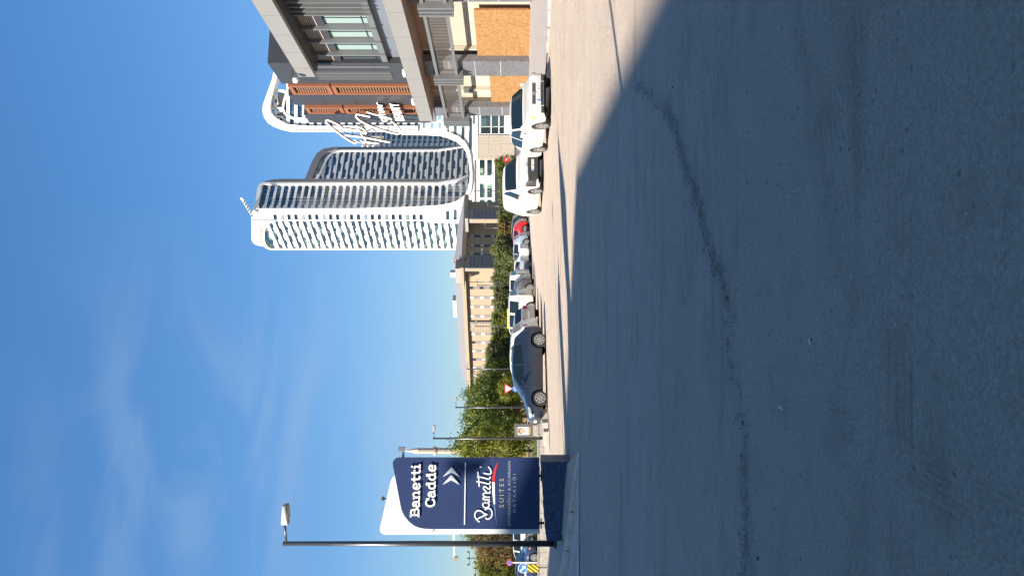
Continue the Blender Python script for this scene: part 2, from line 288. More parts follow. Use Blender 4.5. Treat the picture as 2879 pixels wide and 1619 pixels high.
class Plane:                        # vertical facade plane through ground points a and b; u along it, w outward
    def __init__(s, a, b, toward=(0, 0)):
        s.O = Vector((a[0], a[1], 0)); d = Vector((b[0]-a[0], b[1]-a[1], 0)); s.len = d.length; s.U = d.normalized(); n = Vector((s.U.y, -s.U.x, 0))
        if n.dot(Vector((toward[0], toward[1], 0)) - s.O) < 0: n = -n
        s.N = n
    def p(s, u, z, w=0.0): q = s.O + s.U*u + s.N*w; return Vector((q.x, q.y, z))
    def hit(s, x, y, w=0.0):        # (u, z) where the ray through photo pixel (x, y) meets the plane
        r = W(x, y, 1.0) - Vector((0, 0, H)); o = s.O + s.N*w; t = o.dot(s.N) / (r.x*s.N.x + r.y*s.N.y)
        q = r*t; return ((Vector((q.x, q.y, 0)) - o).dot(s.U), H + q.z)
    def px(s, x, y, w=0.0): u, z = s.hit(x, y, w); return s.p(u, z, w)
def bx(mb, P, u0, u1, z0, z1, w0, w1):
    return mb.hexa([P.p(u0,z0,w0), P.p(u1,z0,w0), P.p(u1,z0,w1), P.p(u0,z0,w1), P.p(u0,z1,w0), P.p(u1,z1,w0), P.p(u1,z1,w1), P.p(u0,z1,w1)])
def text(body, size, mtl, name, parent, origin, U, Nn, ext=0.01, width=None, slant=0.0, bold=0.0):
    c = bpy.data.curves.new("tmp", 'FONT'); c.body = body; c.size = size; c.extrude = ext; c.offset = bold; c.resolution_u = 3
    o = bpy.data.objects.new("tmp", c); link(o); dg = bpy.context.evaluated_depsgraph_get(); dg.update()
    me = bpy.data.meshes.new_from_object(o.evaluated_get(dg)); bpy.data.objects.remove(o)
    me.name = name; xs = [v.co.x for v in me.vertices]
    k = width / (max(xs) - min(xs)) if width and xs else 1; x0 = min(xs) if xs else 0
    U = Vector(U); Nn = Vector(Nn); Z = Vector((0, 0, 1)); off = woff(parent)
    for v in me.vertices:
        x, y, z = v.co; v.co = Vector(origin) + U*((x-x0)*k + slant*y) + Z*y + Nn*z - off
    me.materials.clear(); me.materials.append(mtl)
    q = link(bpy.data.objects.new(name, me)); q.parent = parent; return q
# ------------------------------------------------------------------ ground
def gridmesh(name, x0, x1, nx, y0, y1, ny, zf, m):
    mb = MB()
    xs = [lerp(x0, x1, i/nx) for i in range(nx+1)]; ys = [lerp(y0, y1, j/ny) for j in range(ny+1)]
    mb.v = [Vector((x, y, zf(x, y))) for y in ys for x in xs]
    mb.f = [(j*(nx+1)+i, j*(nx+1)+i+1, (j+1)*(nx+1)+i+1, (j+1)*(nx+1)+i) for j in range(ny) for i in range(nx)]
    return tag(mb.build(name, m, None, True, False), kind='structure')
def zs(x, y): return ground(x, y)
gridmesh("street", -60, 60, 60, 13.0, 75, 60, lambda x, y: zs(x, y), M['street'])
def lotz(x, y):
    return ground(x, y) + 0.012*math.sin(x*1.3+0.4*y)*math.sin(y*0.9)*sstep(12, 8, y)
tag(gridmesh("parking_lot", -45, 45, 150, -30, 13.0, 120, lambda x, y: lotz(x, y), M['lot']))
g1 = MB(); zf = ground(0, 75) - 0.006
g1.quad((-2500, 74.5, zf), (2500, 74.5, zf), (2500, 5000, zf), (-2500, 5000, zf)); tag(g1.build("terrain", M['earth']), kind='structure')
g1 = MB()
for s in (-1, 1): g1.quad((s*59.5, -400, -0.3), (s*2500, -400, -0.3), (s*2500, 76, zf-0.004), (s*59.5, 76, zf-0.004))
g1.quad((-60, -400, -0.02), (60, -400, -0.02), (60, -29.9, -0.02), (-60, -29.9, -0.02)); tag(g1.build("ground", M['earth']), kind='structure')
# patched asphalt whose crumbling near edge crosses the lot
edge = [(1793, 243), (1810, 252), (1831, 270), (1850, 288), (1881, 304), (1895, 340), (1908, 375), (1918, 420), (1925, 458), (1938, 495), (1953, 525), (1975, 607), (1991, 690), (2012, 735), (2030, 773), (2051, 868), (2050, 950), (2056, 1026), (2085, 1139), (2092, 1220), (2096, 1309), (2100, 1450), (2096, 1591), (2100, 1700)]
ep = [gpt(*e) for e in edge]
dense = []
for a, b in zip(ep, ep[1:]):
    k = max(2, int((b-a).length/0.07))
    for i in range(k): p = a.lerp(b, i/k); dense.append(Vector((p.x + R.gauss(0, .012), p.y + R.gauss(0, .022), 0)))
mb = MB(); n = len(dense)
mb.v = [Vector((p.x, p.y, lotz(p.x, p.y)+0.001)) for p in dense]
rows = [0.35, 1.0, 2.0, 3.5]
for rr in (.15, 2.6, 4.2, 6.0):
    for i, p in enumerate(dense):
        t = i/(n-1); far = Vector((lerp(2.3, -7, t), lerp(9.6, 11.5, t), 0)); q = p.lerp(far, rr/6.0)
        mb.v.append(Vector((q.x, q.y, lotz(q.x, q.y)+0.009)))
for k in range(4):
    for i in range(n-1): a = k*n+i; mb.f.append((a, a+1, a+1+n, a+n))
tag(mb.build("asphalt_patch", M['patch'], None, True, True), kind='structure')
def pebble(mb, p, s):
    i = len(mb.v); v = [Vector((math.cos(a)*s*R.uniform(.7, 1.2), math.sin(a)*s*R.uniform(.6, 1.1), 0)) for a in (0, 1.25, 2.5, 3.8, 5.0)]
    mb.v += [p+q for q in v] + [p + q*0.6 + Vector((0, 0, s*R.uniform(.4, .8))) for q in v]
    for k in range(5): m = (k+1) % 5; mb.f.append((i+k, i+m, i+5+m, i+5+k))
    mb.f.append(tuple(i+5+k for k in range(5)))
mb = MB(); mb2 = MB()
for i in range(2600):
    j = int((n-1)*R.random()**1.35); p = dense[j]; sp_ = abs(R.gauss(0, 0.05)) * R.choice((1, 1, -1))
    if math.sin(p.x*2.3)+math.sin(p.x*5.1+1) < -.2 and R.random() < .7: continue
    q = Vector((p.x + R.gauss(0, .05), p.y + sp_, 0)); q.z = lotz(q.x, q.y)+0.008; pebble(mb, q, R.choice((.003, .004, .006, .008, .011)) * (1.6 if R.random() < .05 else 1))
for i in range(700):
    q = Vector((R.uniform(-3.5, 3.5), R.uniform(1.9, 11), 0)); q.z = lotz(q.x, q.y)+0.010; pebble(mb2, q, R.choice((.003, .004, .005, .008)))
tag(mb.build("gravel", mat("gravel_dark", (0.27, 0.225, 0.185), 0.9, var=0.5, vscale=30), None, False), "loose dark asphalt crumbs along the broken edge of the patch", "gravel", kind='stuff')
tag(mb2.build("grit", mat("grit_pale", (0.33, 0.27, 0.22), 0.9, var=0.6, vscale=40), None, False), "tiny stones scattered over the shaded asphalt lot", "grit", kind='stuff')
# litter
def litter(px, l, ang, m, lab, cat, name, r=0.004):
    p = gpt(*px); d = Vector((math.cos(ang), math.sin(ang), 0))*l/2; p.z = lotz(p.x, p.y)+0.012+r
    o = MB().tube([p-d, p-d*0.4, p+d], r, 8).build(name, m, None, True); tag(o, lab, cat); return o
litter((2205, 1147), 0.055, 1.45, mat("paper_white", (0.5, 0.5, 0.5), 0.8), "white cigarette end lying on the shaded asphalt, the larger one", "cigarette end", "cigarette_end", 0.005)
litter((2288, 961), 0.03, 0.3, bpy.data.materials["paper_white"], "short white stub beside a dark pebble on the asphalt", "cigarette end", "cigarette_end", 0.005)
litter((2135, 1508), 0.03, 2.3, bpy.data.materials["paper_white"], "thin pale scrap on the asphalt nearest the left kerb", "paper scrap", "paper_scrap", 0.004)
for px, s, lab in (((2290, 955), .010, "dark pebble beside the short white stub"), ((2136, 1569), .012, "black stone near the bottom left of the asphalt lot"), ((1898, 246), .014, "dark stone lying beyond the patch corner"), ((2046, 838), .015, "largest dark chunk on the crumbling patch edge"), ((2091, 1187), .013, "dark lump on the near part of the patch edge")):
    q = gpt(*px); q.z = lotz(q.x, q.y)+.008; mb = MB(); pebble(mb, q, s); tag(mb.build("pebble", mat("pebble_dark", (0.045, 0.045, 0.045), 0.9)), lab, "stone")
# tar seams and lane joints in the street
for pts, wd in (([(1544, 130), (1553, 260), (1566, 345), (1572, 420)], .035), ([(1580, 560), (1578, 700), (1573, 900), (1567, 1100)], .05), ([(1738, 420), (1720, 540), (1700, 640)], .02), ([(1520, 640), (1522, 760), (1530, 860)], .04)):
    P = [gpt(*p) for p in pts]; mb = MB()
    for a, b in zip(P, P[1:]):
        k = 12; pr = None
        for i in range(k+1):
            q = a.lerp(b, i/k); q = Vector((q.x + R.gauss(0, .01), q.y + R.gauss(0, .012), 0)); q.z = ground(q.x, q.y) + (0.013 if q.y < 13 else 0.005)
            if pr: mb.quad(pr+Vector((0, -wd/2, 0)), q+Vector((0, -wd/2, 0)), q+Vector((0, wd/2, 0)), pr+Vector((0, wd/2, 0)))
            pr = q
    tag(mb.build("tar_seam", mat("worn_seam", (0.15, 0.14, 0.13), 0.9)), kind='structure')

# ------------------------------------------------------------------ right pavement and kerb
PF = Plane((12.2, 31.7), (9.92, 44.4))
GZ = 0.62
kl = [(16, 22.0, .16), (12.0, 22.7, .18), (9.6, 24.0, .19), (8.9, 25.2, .15), (8.5, 26.6, .10), (7.6, 31, .05), (6.9, 38, .0), (5.9, 47, -.1)]
mb = MB()
for (x0, y0, z0), (x1, y1, z1) in zip(kl, kl[1:]):
    for k in range(4):
        a = Vector((x0, y0, z0)).lerp(Vector((x1, y1, z1)), k/4); b = Vector((x0, y0, z0)).lerp(Vector((x1, y1, z1)), (k+1)/4)
        for s in range(6):
            def q(v, t):
                u = (v - PF.O).dot(PF.U); f = PF.p(u, GZ, -1.0); r = v.lerp(f, t); return r
            mb.quad(q(a, s/6), q(b, s/6), q(b, (s+1)/6), q(a, (s+1)/6))
tag(mb.build("pavement", M['pave'], None, True), kind='structure')
kb = tag(link(bpy.data.objects.new("kerb", None)), kind='structure')
for (x0, y0, z0), (x1, y1, z1) in zip(kl[:4], kl[1:5]):
    a = Vector((x0, y0, z0)); b = Vector((x1, y1, z1)); n = max(1, round((b-a).length/0.9)); nn = Vector(((b-a).y, -(b-a).x, 0)).normalized()
    if nn.y > 0: nn = -nn
    for k in range(n):
        p = a.lerp(b, (k+.02)/n); q = a.lerp(b, (k+.98)/n); j = R.uniform(-.015, .015)
        m = MB(); gz = -0.05
        m.hexa([(p.x, p.y, gz), (q.x, q.y, gz), (q.x+nn.x*.2, q.y+nn.y*.2, gz), (p.x+nn.x*.2, p.y+nn.y*.2, gz), (p.x, p.y, p.z+.02+j), (q.x, q.y, q.z+.02+j), (q.x+nn.x*.16, q.y+nn.y*.16, q.z+.01+j), (p.x+nn.x*.16, p.y+nn.y*.16, p.z+.01+j)])
        m.build("kerb_stone", M['kerbw'], kb)
# ------------------------------------------------------------------ left island with apron, kerb, brown paving
kp = [(-3.3, 14.98, 0.0), (-3.95, 15.3, .07), (-4.7, 15.7, .13), (-5.7, 16.2, .20), (-6.6, 16.8, .29), (-7.5, 17.3, .37), (-9.5, 18.3, .42), (-13, 20, .45), (-20, 23, .45)]
mb = MB()
for (x0, y0, z0), (x1, y1, z1) in zip(kp, kp[1:]):
    for k in range(3):
        a = Vector((x0, y0, z0)).lerp(Vector((x1, y1, z1)), k/3); b = Vector((x0, y0, z0)).lerp(Vector((x1, y1, z1)), (k+1)/3)
        af = Vector((a.x+.05, 14.9 - 0.02*(a.x+3.3), 0.005)); bf = Vector((b.x+.05, 14.9 - 0.02*(b.x+3.3), 0.005)); up = Vector((0, 0, -.1))
        mb.quad(af, bf, b + up*min(1, b.z*6), a + up*min(1, a.z*6))
tag(mb.build("concrete_apron", M['apron'], None, True), kind='structure')
ki = tag(link(bpy.data.objects.new("island_kerb", None)), kind='structure')
for (x0, y0, z0), (x1, y1, z1) in zip(kp, kp[1:]):
    a = Vector((x0, y0, z0)); b = Vector((x1, y1, z1)); n = max(1, round((b-a).length/0.85))
    for k in range(n):
        p = a.lerp(b, (k+.015)/n); q = a.lerp(b, (k+.985)/n); m = MB(); u = Vector((0, .17, 0))
        m.hexa([p+Vector((0, -.03, -.25)), q+Vector((0, -.03, -.25)), q+u+Vector((0, 0, -.25)), p+u+Vector((0, 0, -.25)), p+Vector((0, 0, .0)), q, q+u+Vector((0, 0, .01)), p+u+Vector((0, 0, .01))]); m.build("kerb_stone", M['kerb'], ki)
mb = MB()
for (x0, y0, z0), (x1, y1, z1) in zip(kp, kp[1:]):
    a = Vector((x0, y0+.17, z0-.01)); b = Vector((x1, y1+.17, z1-.01)); fa = Vector((min(x0, -4.15) if x0 > -6 else x0-.5, 17.6 if x0 > -6 else 21.2, max(.02, min(z0, .36)))); fb = Vector((min(x1, -4.15) if x1 > -6 else x1-.5, 17.6 if x1 > -6 else 21.2, max(.02, min(z1, .36))))
    if x0 > -6 and x1 <= -6: fa = Vector((-6.05, 21.2, .3))
    mb.quad(a, b, fb, fa)
tag(mb.build("island_paving", M['brownpave'], None, True), kind='structure')
mb = MB(); mb.hexa([(-6.1, 21.2, -.1), (-20, 21.2, -.1), (-20, 21.35, -.1), (-6.1, 21.35, -.1), (-6.1, 21.2, .31), (-20, 21.2, .37), (-20, 21.35, .37), (-6.1, 21.35, .31)])
tag(mb.build("island_back_kerb", M['kerb']), kind='structure')

# ------------------------------------------------------------------ the big entrance sign
def SZ(zx, zy): return (1000 + zx/3.631, 1220 + zy/3.631)
SP = Plane((-6.1, 17.85), (-4.0, 18.12))
sign = thing("entrance_sign", "tall navy and white totem sign reading Banetti Cadde on a blue concrete base", "sign", (-5, 17.9, 0))
def poly(pts, w, P=SP, cv=SZ): return [P.px(*cv(*p), w) for p in pts]
MB().prism(poly([(1880, 1015), (300, 1023), (272, 1015), (252, 995), (245, 965), (255, 925), (350, 510), (362, 470), (382, 435), (405, 415), (700, 330), (1880, 330)], -0.02), SP.N*-.16).build("white_panel", M['signwhite'], sign)
MB().prism(poly([(1875, 968), (760, 967), (700, 963), (650, 955), (600, 935), (545, 893), (500, 838), (476, 795), (463, 755), (448, 680), (382, 330), (378, 300), (382, 275), (395, 255), (412, 245), (430, 240), (1870, 240)], 0.13), SP.N*-.14).build("blue_panel", M['signblue'], sign)
MB().prism(poly([(1126, 290), (1116, 290), (1106, 920), (1117, 920)], .131), SP.N*.02).build("divider_line", M['white'], sign)
for pts in ([(980, 333), (1062, 432), (975, 390), (890, 433)], [(976, 412), (1063, 513), (974, 468), (888, 513)]):
    MB().prism(poly(pts, .131), SP.N*.03).build("chevron", M['white'], sign)
def ribbon(mb, pts, wd, w0, ext, P, cv=None, close=False):  # flat thick stroke on a plane; pts in (u, z)
    n = len(pts)
    if n < 2: return
    A, B = [], []
    for i in range(n):
        a = pts[max(i-1, 0)]; b = pts[min(i+1, n-1)]; dx, dz = b[0]-a[0], b[1]-a[1]; l = math.hypot(dx, dz) or 1; h = (wd[i] if isinstance(wd, list) else wd)/2
        A.append(P.p(pts[i][0]-dz/l*h, pts[i][1]+dx/l*h, w0)); B.append(P.p(pts[i][0]+dz/l*h, pts[i][1]-dx/l*h, w0))
    mb.strip(A, B, P.N*ext)
def smoothpts(p, it=2):
    for _ in range(it):
        q = [p[0]]
        for a, b in zip(p, p[1:]): q += [tuple(lerp(a[k], b[k], .25) for k in (0, 1)), tuple(lerp(a[k], b[k], .75) for k in (0, 1))]
        p = q + [p[-1]]
    return p
GL = dict(
 B=(.86, [[(.2, 0), (.2, 1)], [(.2, .9), (.5, .9), (.68, .84), (.68, .6), (.5, .53), (.2, .53)], [(.2, .53), (.55, .53), (.76, .45), (.76, .14), (.55, .1), (.2, .1)], [(0, .08), (.3, .08)], [(0, .92), (.3, .92)]]),
 a=(.76, [[(.12, .52), (.18, .66), (.42, .7), (.55, .6), (.55, .08), (.74, .08)], [(.55, .42), (.25, .42), (.1, .32), (.12, .08), (.32, .04), (.55, .16)]]),
 n=(.86, [[(.2, 0), (.2, .66)], [(.03, .63), (.2, .63)], [(.2, .45), (.33, .66), (.58, .7), (.64, .5), (.64, 0)], [(.02, .08), (.36, .08)], [(.48, .08), (.82, .08)]]),
 e=(.76, [[(.15, .37), (.64, .37), (.64, .6), (.45, .7), (.2, .66), (.1, .4), (.15, .12), (.4, .03), (.66, .14)]]),
 t=(.6, [[(.26, .95), (.26, .2), (.35, .05), (.56, .1)], [(.03, .63), (.54, .63)]]),
 i=(.5, [[(.24, 0), (.24, .66)], [(.05, .63), (.24, .63)], [(.03, .08), (.45, .08)], [(.24, .82), (.24, 1)]]),
 C=(.9, [[(.78, .68), (.68, .88), (.45, .96), (.2, .86), (.1, .5), (.2, .14), (.45, .04), (.68, .1), (.8, .3)], [(.8, .6), (.8, .95)]]),
 d=(.84, [[(.6, 0), (.6, .98)], [(.42, .92), (.6, .92)], [(.6, .08), (.8, .08)], [(.6, .55), (.42, .7), (.18, .62), (.1, .35), (.18, .08), (.4, .03), (.6, .16)]]))
def slab(word, y0, x0, y1, x1, capx):   # left end (y0, base x0), right end (y1, base x1) in photo pixels
    u0, z0 = SP.hit(x0, y0, .13); u1, z1 = SP.hit(x1, y1, .13); _, zc = SP.hit(capx, y0, .13); hgt = zc - z0
    tot = sum(GL[c][0] for c in word); k = (u1-u0)/tot; u = 0
    for c in word:
        for off, m_, ext, ww in ((0.0, M['darkmetal'], .012, .27), (.012, M['white'], .03, .185)):
            mb = MB()
            for st in GL[c][1]:
                pts = [(u0 + (u+a)*k, z0 + (z1-z0)*((u+a)*k)/(u1-u0) + b*hgt) for a, b in (smoothpts(st, 1) if len(st) > 3 else st)]
                ribbon(mb, pts, ww*hgt, .1305+off, ext, SP)
            o = mb.build("letter" if off else "letter_rim", m_, sign)
        u += GL[c][0]
slab("Banetti", *SZ(0, 843)[1:], SZ(652, 0)[0], SZ(0, 300)[1], SZ(665, 0)[0], SZ(555, 0)[0])
slab("Cadde", *SZ(0, 745)[1:], SZ(810, 0)[0], SZ(0, 303)[1], SZ(822, 0)[0], SZ(712, 0)[0])
for st in ([(1265, 893), (1235, 872), (1215, 835), (1220, 795), (1248, 772), (1290, 785), (1315, 815), (1335, 808)], [(1243, 862), (1290, 838), (1345, 815)], [(1318, 770), (1350, 748), (1385, 765), (1396, 810), (1380, 850), (1345, 868), (1325, 850)],
           [(1300, 700), (1298, 735), (1330, 752), (1362, 735), (1362, 705), (1330, 692), (1300, 700), (1350, 695), (1372, 680)], [(1370, 665), (1300, 668), (1300, 645), (1335, 640), (1370, 640)], [(1335, 640), (1302, 625), (1302, 600), (1340, 598), (1372, 600), (1370, 575)],
           [(1340, 590), (1305, 560), (1305, 535), (1325, 530), (1345, 555), (1372, 560), (1372, 520)], [(1232, 482), (1300, 490), (1365, 512), (1375, 480)], [(1240, 432), (1300, 440), (1365, 462), (1375, 430)], [(1262, 535), (1256, 460), (1248, 380)], [(1305, 395), (1378, 412), (1385, 370), (1355, 330)], [(1268, 340), (1285, 328)]):
    mb = MB(); pts = [SP.hit(*SZ(*p), .13) for p in smoothpts(st, 2)]; ribbon(mb, pts, .029, .132, .02, SP); mb.build("script_stroke", M['white'], sign)
def swoosh(seg, m, nm):
    mb = MB(); pts = [SP.hit(*SZ(a, b), .13) for a, b, c in seg]; ribbon(mb, pts, [max(.002, c/3.631*17.9/F) for a, b, c in seg], .131, .008, SP); mb.build(nm, m, sign)
swoosh([(1443, 935, 2), (1428, 830, 9), (1416, 712, 15)], mat("steel_blue", (.12, .18, .38), .4), "swoosh_tip"); swoosh([(1416, 712, 16), (1408, 600, 26), (1406, 488, 28)], M['white'], "swoosh_middle"); swoosh([(1406, 486, 28), (1412, 420, 27), (1428, 345, 18), (1456, 278, 2)], M['signred'], "swoosh_end")
for body, cap, base, yl, yr, m_ in (("SUITES", 1467, 1512, 745, 452, M['gold']), ("GÜVENOĞLU & ACARSAN", 1553, 1581, 937, 277, mat("letter_grey", (.35, .38, .45), .4)), ("ORTAKLIĞI", 1608, 1636, 800, 407, None)):
    m_ = m_ or bpy.data.materials["letter_grey"]
    o0 = SP.px(*SZ(base, yl), .132); o1 = SP.px(*SZ(base, yr), .132); h_ = SP.px(*SZ(cap, yl), .132).z - o0.z
    sp = body if len(body) > 12 else " ".join(body)
    text(sp, h_/0.70, m_, "lettering", sign, o0, SP.U, SP.N, .004, width=(o1-o0).length)
o = SP.px(*SZ(787, 993), .0)
mb = MB(); mb.bar(o - SP.U*.03, o + SP.U*.03, .006, .006); mb.bar(o - Vector((0, 0, .03)), o + Vector((0, 0, .03)), .006, .006); mb.build("cross_mark", M['darkmetal'], sign)
for zx in (700, 1060, 1440, 1760):
    m = MB(); m.strip([SP.px(*SZ(zx, 250), .1303), SP.px(*SZ(zx, 955), .1303)], [SP.px(*SZ(zx+1.3, 250), .1303), SP.px(*SZ(zx+1.3, 955), .1303)], SP.N*.0008); m.build("panel_seam", mat("seam_blue", (.008, .016, .05), .5), sign)
for zx in (640, 1000, 1400, 1780):
    for zy in (262, 942): m = MB(); q = SP.px(*SZ(zx, zy), .131); m.lathe(q, [(.012, 0), (.009, -.006)], 8, 'y'); m.build("screw", M['steel'], sign)
q = SP.px(*SZ(485, 240), .05); MB().bar(q, q + SP.U*.19, .05, .05).build("floodlight_arm", M['galv'], sign); q = q + SP.U*.2; MB().box(q.x-.03, q.x+.05, q.y-.05, q.y+.05, q.z-.03, q.z+.12).build("floodlight", M['galv'], sign)
q = SP.px(*SZ(318, 655), -.1); MB().bar(q - Vector((0, 0, .1)), q + Vector((0, 0, .09)), .03).build("lamp_stem", M['black'], sign); MB().box(q.x-.04, q.x+.04, q.y-.04, q.y+.04, q.z+.07, q.z+.12).build("top_lamp", M['black'], sign)
# steel feet and the chipped blue concrete block under the sign
for yy in (905, 425):
    a = SP.px(*SZ(1840, yy), .06); a.z = .58; MB().bar(a, a + Vector((0, 0, .24)), .05).build("steel_foot", M['black'], sign)
    MB().bar(SP.px(*SZ(1893, yy+55), .02), SP.px(*SZ(1893, yy-50), .02), .05, .03).build("foot_plate", M['black'], sign)
cab = [SP.px(*SZ(1895, yv), .1) + Vector((0, -.02, R.uniform(-.05, .03))) for yv in (700, 670, 640, 600, 560, 520)]
MB().tube(cab, .008, 6).build("cable", M['black'], sign, True)
blk = MB(); tl = W(1524, 1296, 17.55); tr = W(1533, 1519, 17.3)
nu, nz = 26, 9
def bpnt(i, j, back=0): 
    t = i/nu; x = lerp(tr.x, tl.x, t); top = lerp(.55, .66, t); e = 1 if (0 < i < nu and 0 < j < nz) else .3
    return Vector((x + .0, lerp(17.3, 17.5, t) + back + R.gauss(0, .006)*e - .05*math.sin(math.pi*j/nz)*.3, lerp(-.1, top, j/nz) + (R.gauss(0, .008) if j == nz else 0)))
fr = [[bpnt(i, j) for i in range(nu+1)] for j in range(nz+1)]; bk = [Vector((p.x, p.y + .75, p.z)) for p in fr[nz]]
for j in range(nz):
    for i in range(nu): blk.quad(fr[j][i], fr[j][i+1], fr[j+1][i+1], fr[j+1][i])
for i in range(nu): blk.quad(fr[nz][i], fr[nz][i+1], bk[i+1], bk[i])
for j in range(nz):
    for i_, s in ((0, 0), (nu, 1)): a, b = fr[j][i_], fr[j+1][i_]; blk.quad(a, b, b + Vector((0, .75, 0)), a + Vector((0, .75, 0)))
blk.build("base_block", M['bluepaint'], sign)

# ------------------------------------------------------------------ street lamps
def lamp(xtop, y, d, yarm, lab, basez=None, r=0.055, head=True, grp=None, arm_m=None):
    top = W(xtop, y, d); zb = ground(top.x, d) if basez is None else basez
    t = thing("street_lamp", lab, "street lamp", (top.x, d, zb), grp)
    k = r/0.055
    MB().tube([(top.x, d, zb), (top.x, d, lerp(zb, top.z, .5)), (top.x, d, top.z)], [r*1.15, r, r*.8], 12).build("pole", M['pole'], t, True)
    MB().tube([(top.x, d, zb-.02), (top.x, d, zb+.12)], [r*2.2, r*1.6], 12).build("base_collar", M['darkmetal'], t)
    if yarm is not None:
        e = W(xtop, yarm, d); ln = abs(e.x - top.x); s = 1 if e.x > top.x else -1; z = top.z - .06*k
        MB().tube([(top.x, d, z), (top.x + s*ln*.42, d, z+.02*k), (top.x + s*ln*.62, d, z+.03*k)], r*.45, 8).build("arm", M['pole'], t, True)
        a, b = top.x + s*ln*.5, top.x + s*ln; w_ = .13*k; hd = MB()
        z0 = z + .0*k
        hd.hexa([(a, d-w_*.6, z0-.05*k), (b, d-w_, z0-.02*k), (b, d+w_, z0-.02*k), (a, d+w_*.6, z0-.05*k), (a, d-w_*.4, z0+.09*k), (b, d-w_*.7, z0+.05*k), (b, d+w_*.7, z0+.05*k), (a, d+w_*.4, z0+.09*k)])
        ho = hd.build("lamp_head", M['galv'], t)
        MB().hexa([(lerp(a, b, .3), d-w_*.75, z0-.06*k), (lerp(a, b, .95), d-w_*.8, z0-.04*k), (lerp(a, b, .95), d+w_*.8, z0-.04*k), (lerp(a, b, .3), d+w_*.75, z0-.06*k), (lerp(a, b, .3), d-w_*.75, z0-.03*k), (lerp(a, b, .95), d-w_*.8, z0-.015*k), (lerp(a, b, .95), d+w_*.8, z0-.015*k), (lerp(a, b, .3), d+w_*.75, z0-.03*k)]).build("lens", M['lampglass'], ho)
    return t
lamp(796, 1527, 18.6, 1418, "tall dark street lamp left of the navy totem sign", .2, .068)
G_ = "street lamps along the far road"
lamp(1217, 1232, 33, 1194, "slim street lamp standing beside the advertising light box", None, .05, grp=G_)
lamp(1280, 1145, 44.6, 1115, "slim street lamp behind the bonnet of the dark grey hatchback", None, .05, grp=G_)
lamp(1312, 1037, 56, 1020, "slim street lamp rising above the roof of the dark grey hatchback", None, .05, grp=G_)
lamp(1337, 917, 69, 897, "street lamp in front of the lattice bay of the tan office building", None, .05, grp=G_)
lamp(1341, 802, 74, 785, "street lamp whose arm crosses the tan building behind the white taxi", None, .05, grp=G_)
lamp(1321, 793, 80, 770, "taller thin street lamp next to the one behind the white taxi", None, .045, grp=G_)
lamp(1354, 712, 84, 698, "street lamp before the shaded dark wing of the tan building", None, .05, grp=G_)
lamp(1362, 641, 95, 625, "street lamp with long pale arm above the red car", None, .05, grp=G_)
lamp(1370, 580, 110, 571, "small street lamp between the podium and the dark grey wing", None, .05, grp=G_)
lamp(1330, 537, 112, None, "thin pole without arm before the white podium windows", None, .05, grp=G_)
lamp(1382, 487, 116, 478, "small street lamp above the roof of the white van", None, .05, grp=G_)
# lamp whose shadow crosses the sunlit asphalt at the right
lamp(1439.5-((9.6-1.35)*F/3.2), 809.5+5.25*F/3.2, 3.2, None, "lamp post beside the photographer whose thin shadow crosses the sunlit asphalt", 0, .07)

# ------------------------------------------------------------------ apartment block behind the camera that throws the big shade
ab = thing("apartment_block", "apartment block behind the photographer that shades the whole near lot", "building", (-45, -25, 0))
HB = 30.0; sh = Vector((SV.x, SV.y, 0))/math.tan(EL)
C0 = Vector((2.5, 15.6, 0)) - sh*HB; Cr = Vector((2.55, 4.5, 0)) - sh*HB
pts = [C0, C0 + Vector((-9, 9*.60, 0)), C0 + Vector((-30, 30*.60-6, 0)), Vector((-72, -45, 0)), Vector((C0.x+1.3, -50, 0))]
MB().prism([Vector((p.x, p.y, -.1)) for p in pts], (0, 0, HB+.1)).build("wall", M['tan'], ab)
for s in range(9):
    for k in range(9):
        p = pts[4].lerp(pts[0], (k+.5)/9); MB().box(p.x, p.x+.06, p.y-.8, p.y+.8, 1.2+s*3, 2.7+s*3).build("window", M['glass'], ab)
ZC = 14.0
def un(px): g = gpt(*px); return Vector((g.x, g.y, 0)) - sh*(ZC-g.z)
cn = [(1568, 380), (1576, 560), (1584, 700), (1595, 850), (1599, 1000), (1599, 1280), (1599, 1500)]; lw = [(1604, 830), (1597, 700), (1591, 560)]
cp = [un(p) for p in cn] + [un((1599, 1500)) + Vector((-3, -5, 0)), un((1604, 830)) + Vector((-1.2, -1.5, 0))] + [un(p) for p in lw]
MB().prism([Vector((p.x, p.y, ZC)) for p in cp], (0, 0, .15)).build("shadow_slab", M['tw'], ab)  # unseen slab added, outline shaped to cast the wedge of shade
lobe = []
for q in ((990, 236), (995, 300), (1010, 350), (1040, 395), (1085, 425), (1130, 433), (1180, 425), (1240, 390), (1300, 330), (1365, 236)):
    p = SP.px(*SZ(*q), .13); lobe.append(p + SUN*((ZC-p.z)/SUN.z))
MB().prism([Vector((p.x, p.y, ZC)) for p in lobe], (0, 0, .15)).build("round_shadow_slab", M['tw'], ab)  # unseen slab added to throw the rounded dark patch onto the sign
# ------------------------------------------------------------------ commercial building on the right
cb = thing("commercial_building", "grey clad shop building at the right with fins, orange frames and boarded shopfronts", "building", (12, 38, 0))
P = PF
def uz(x, y, w=0.0): return P.hit(x, y, w)
WB = 1.15
uend, zft = uz(840, 217, WB); _, zfb = uz(887, 217, WB)
U0 = -7.0
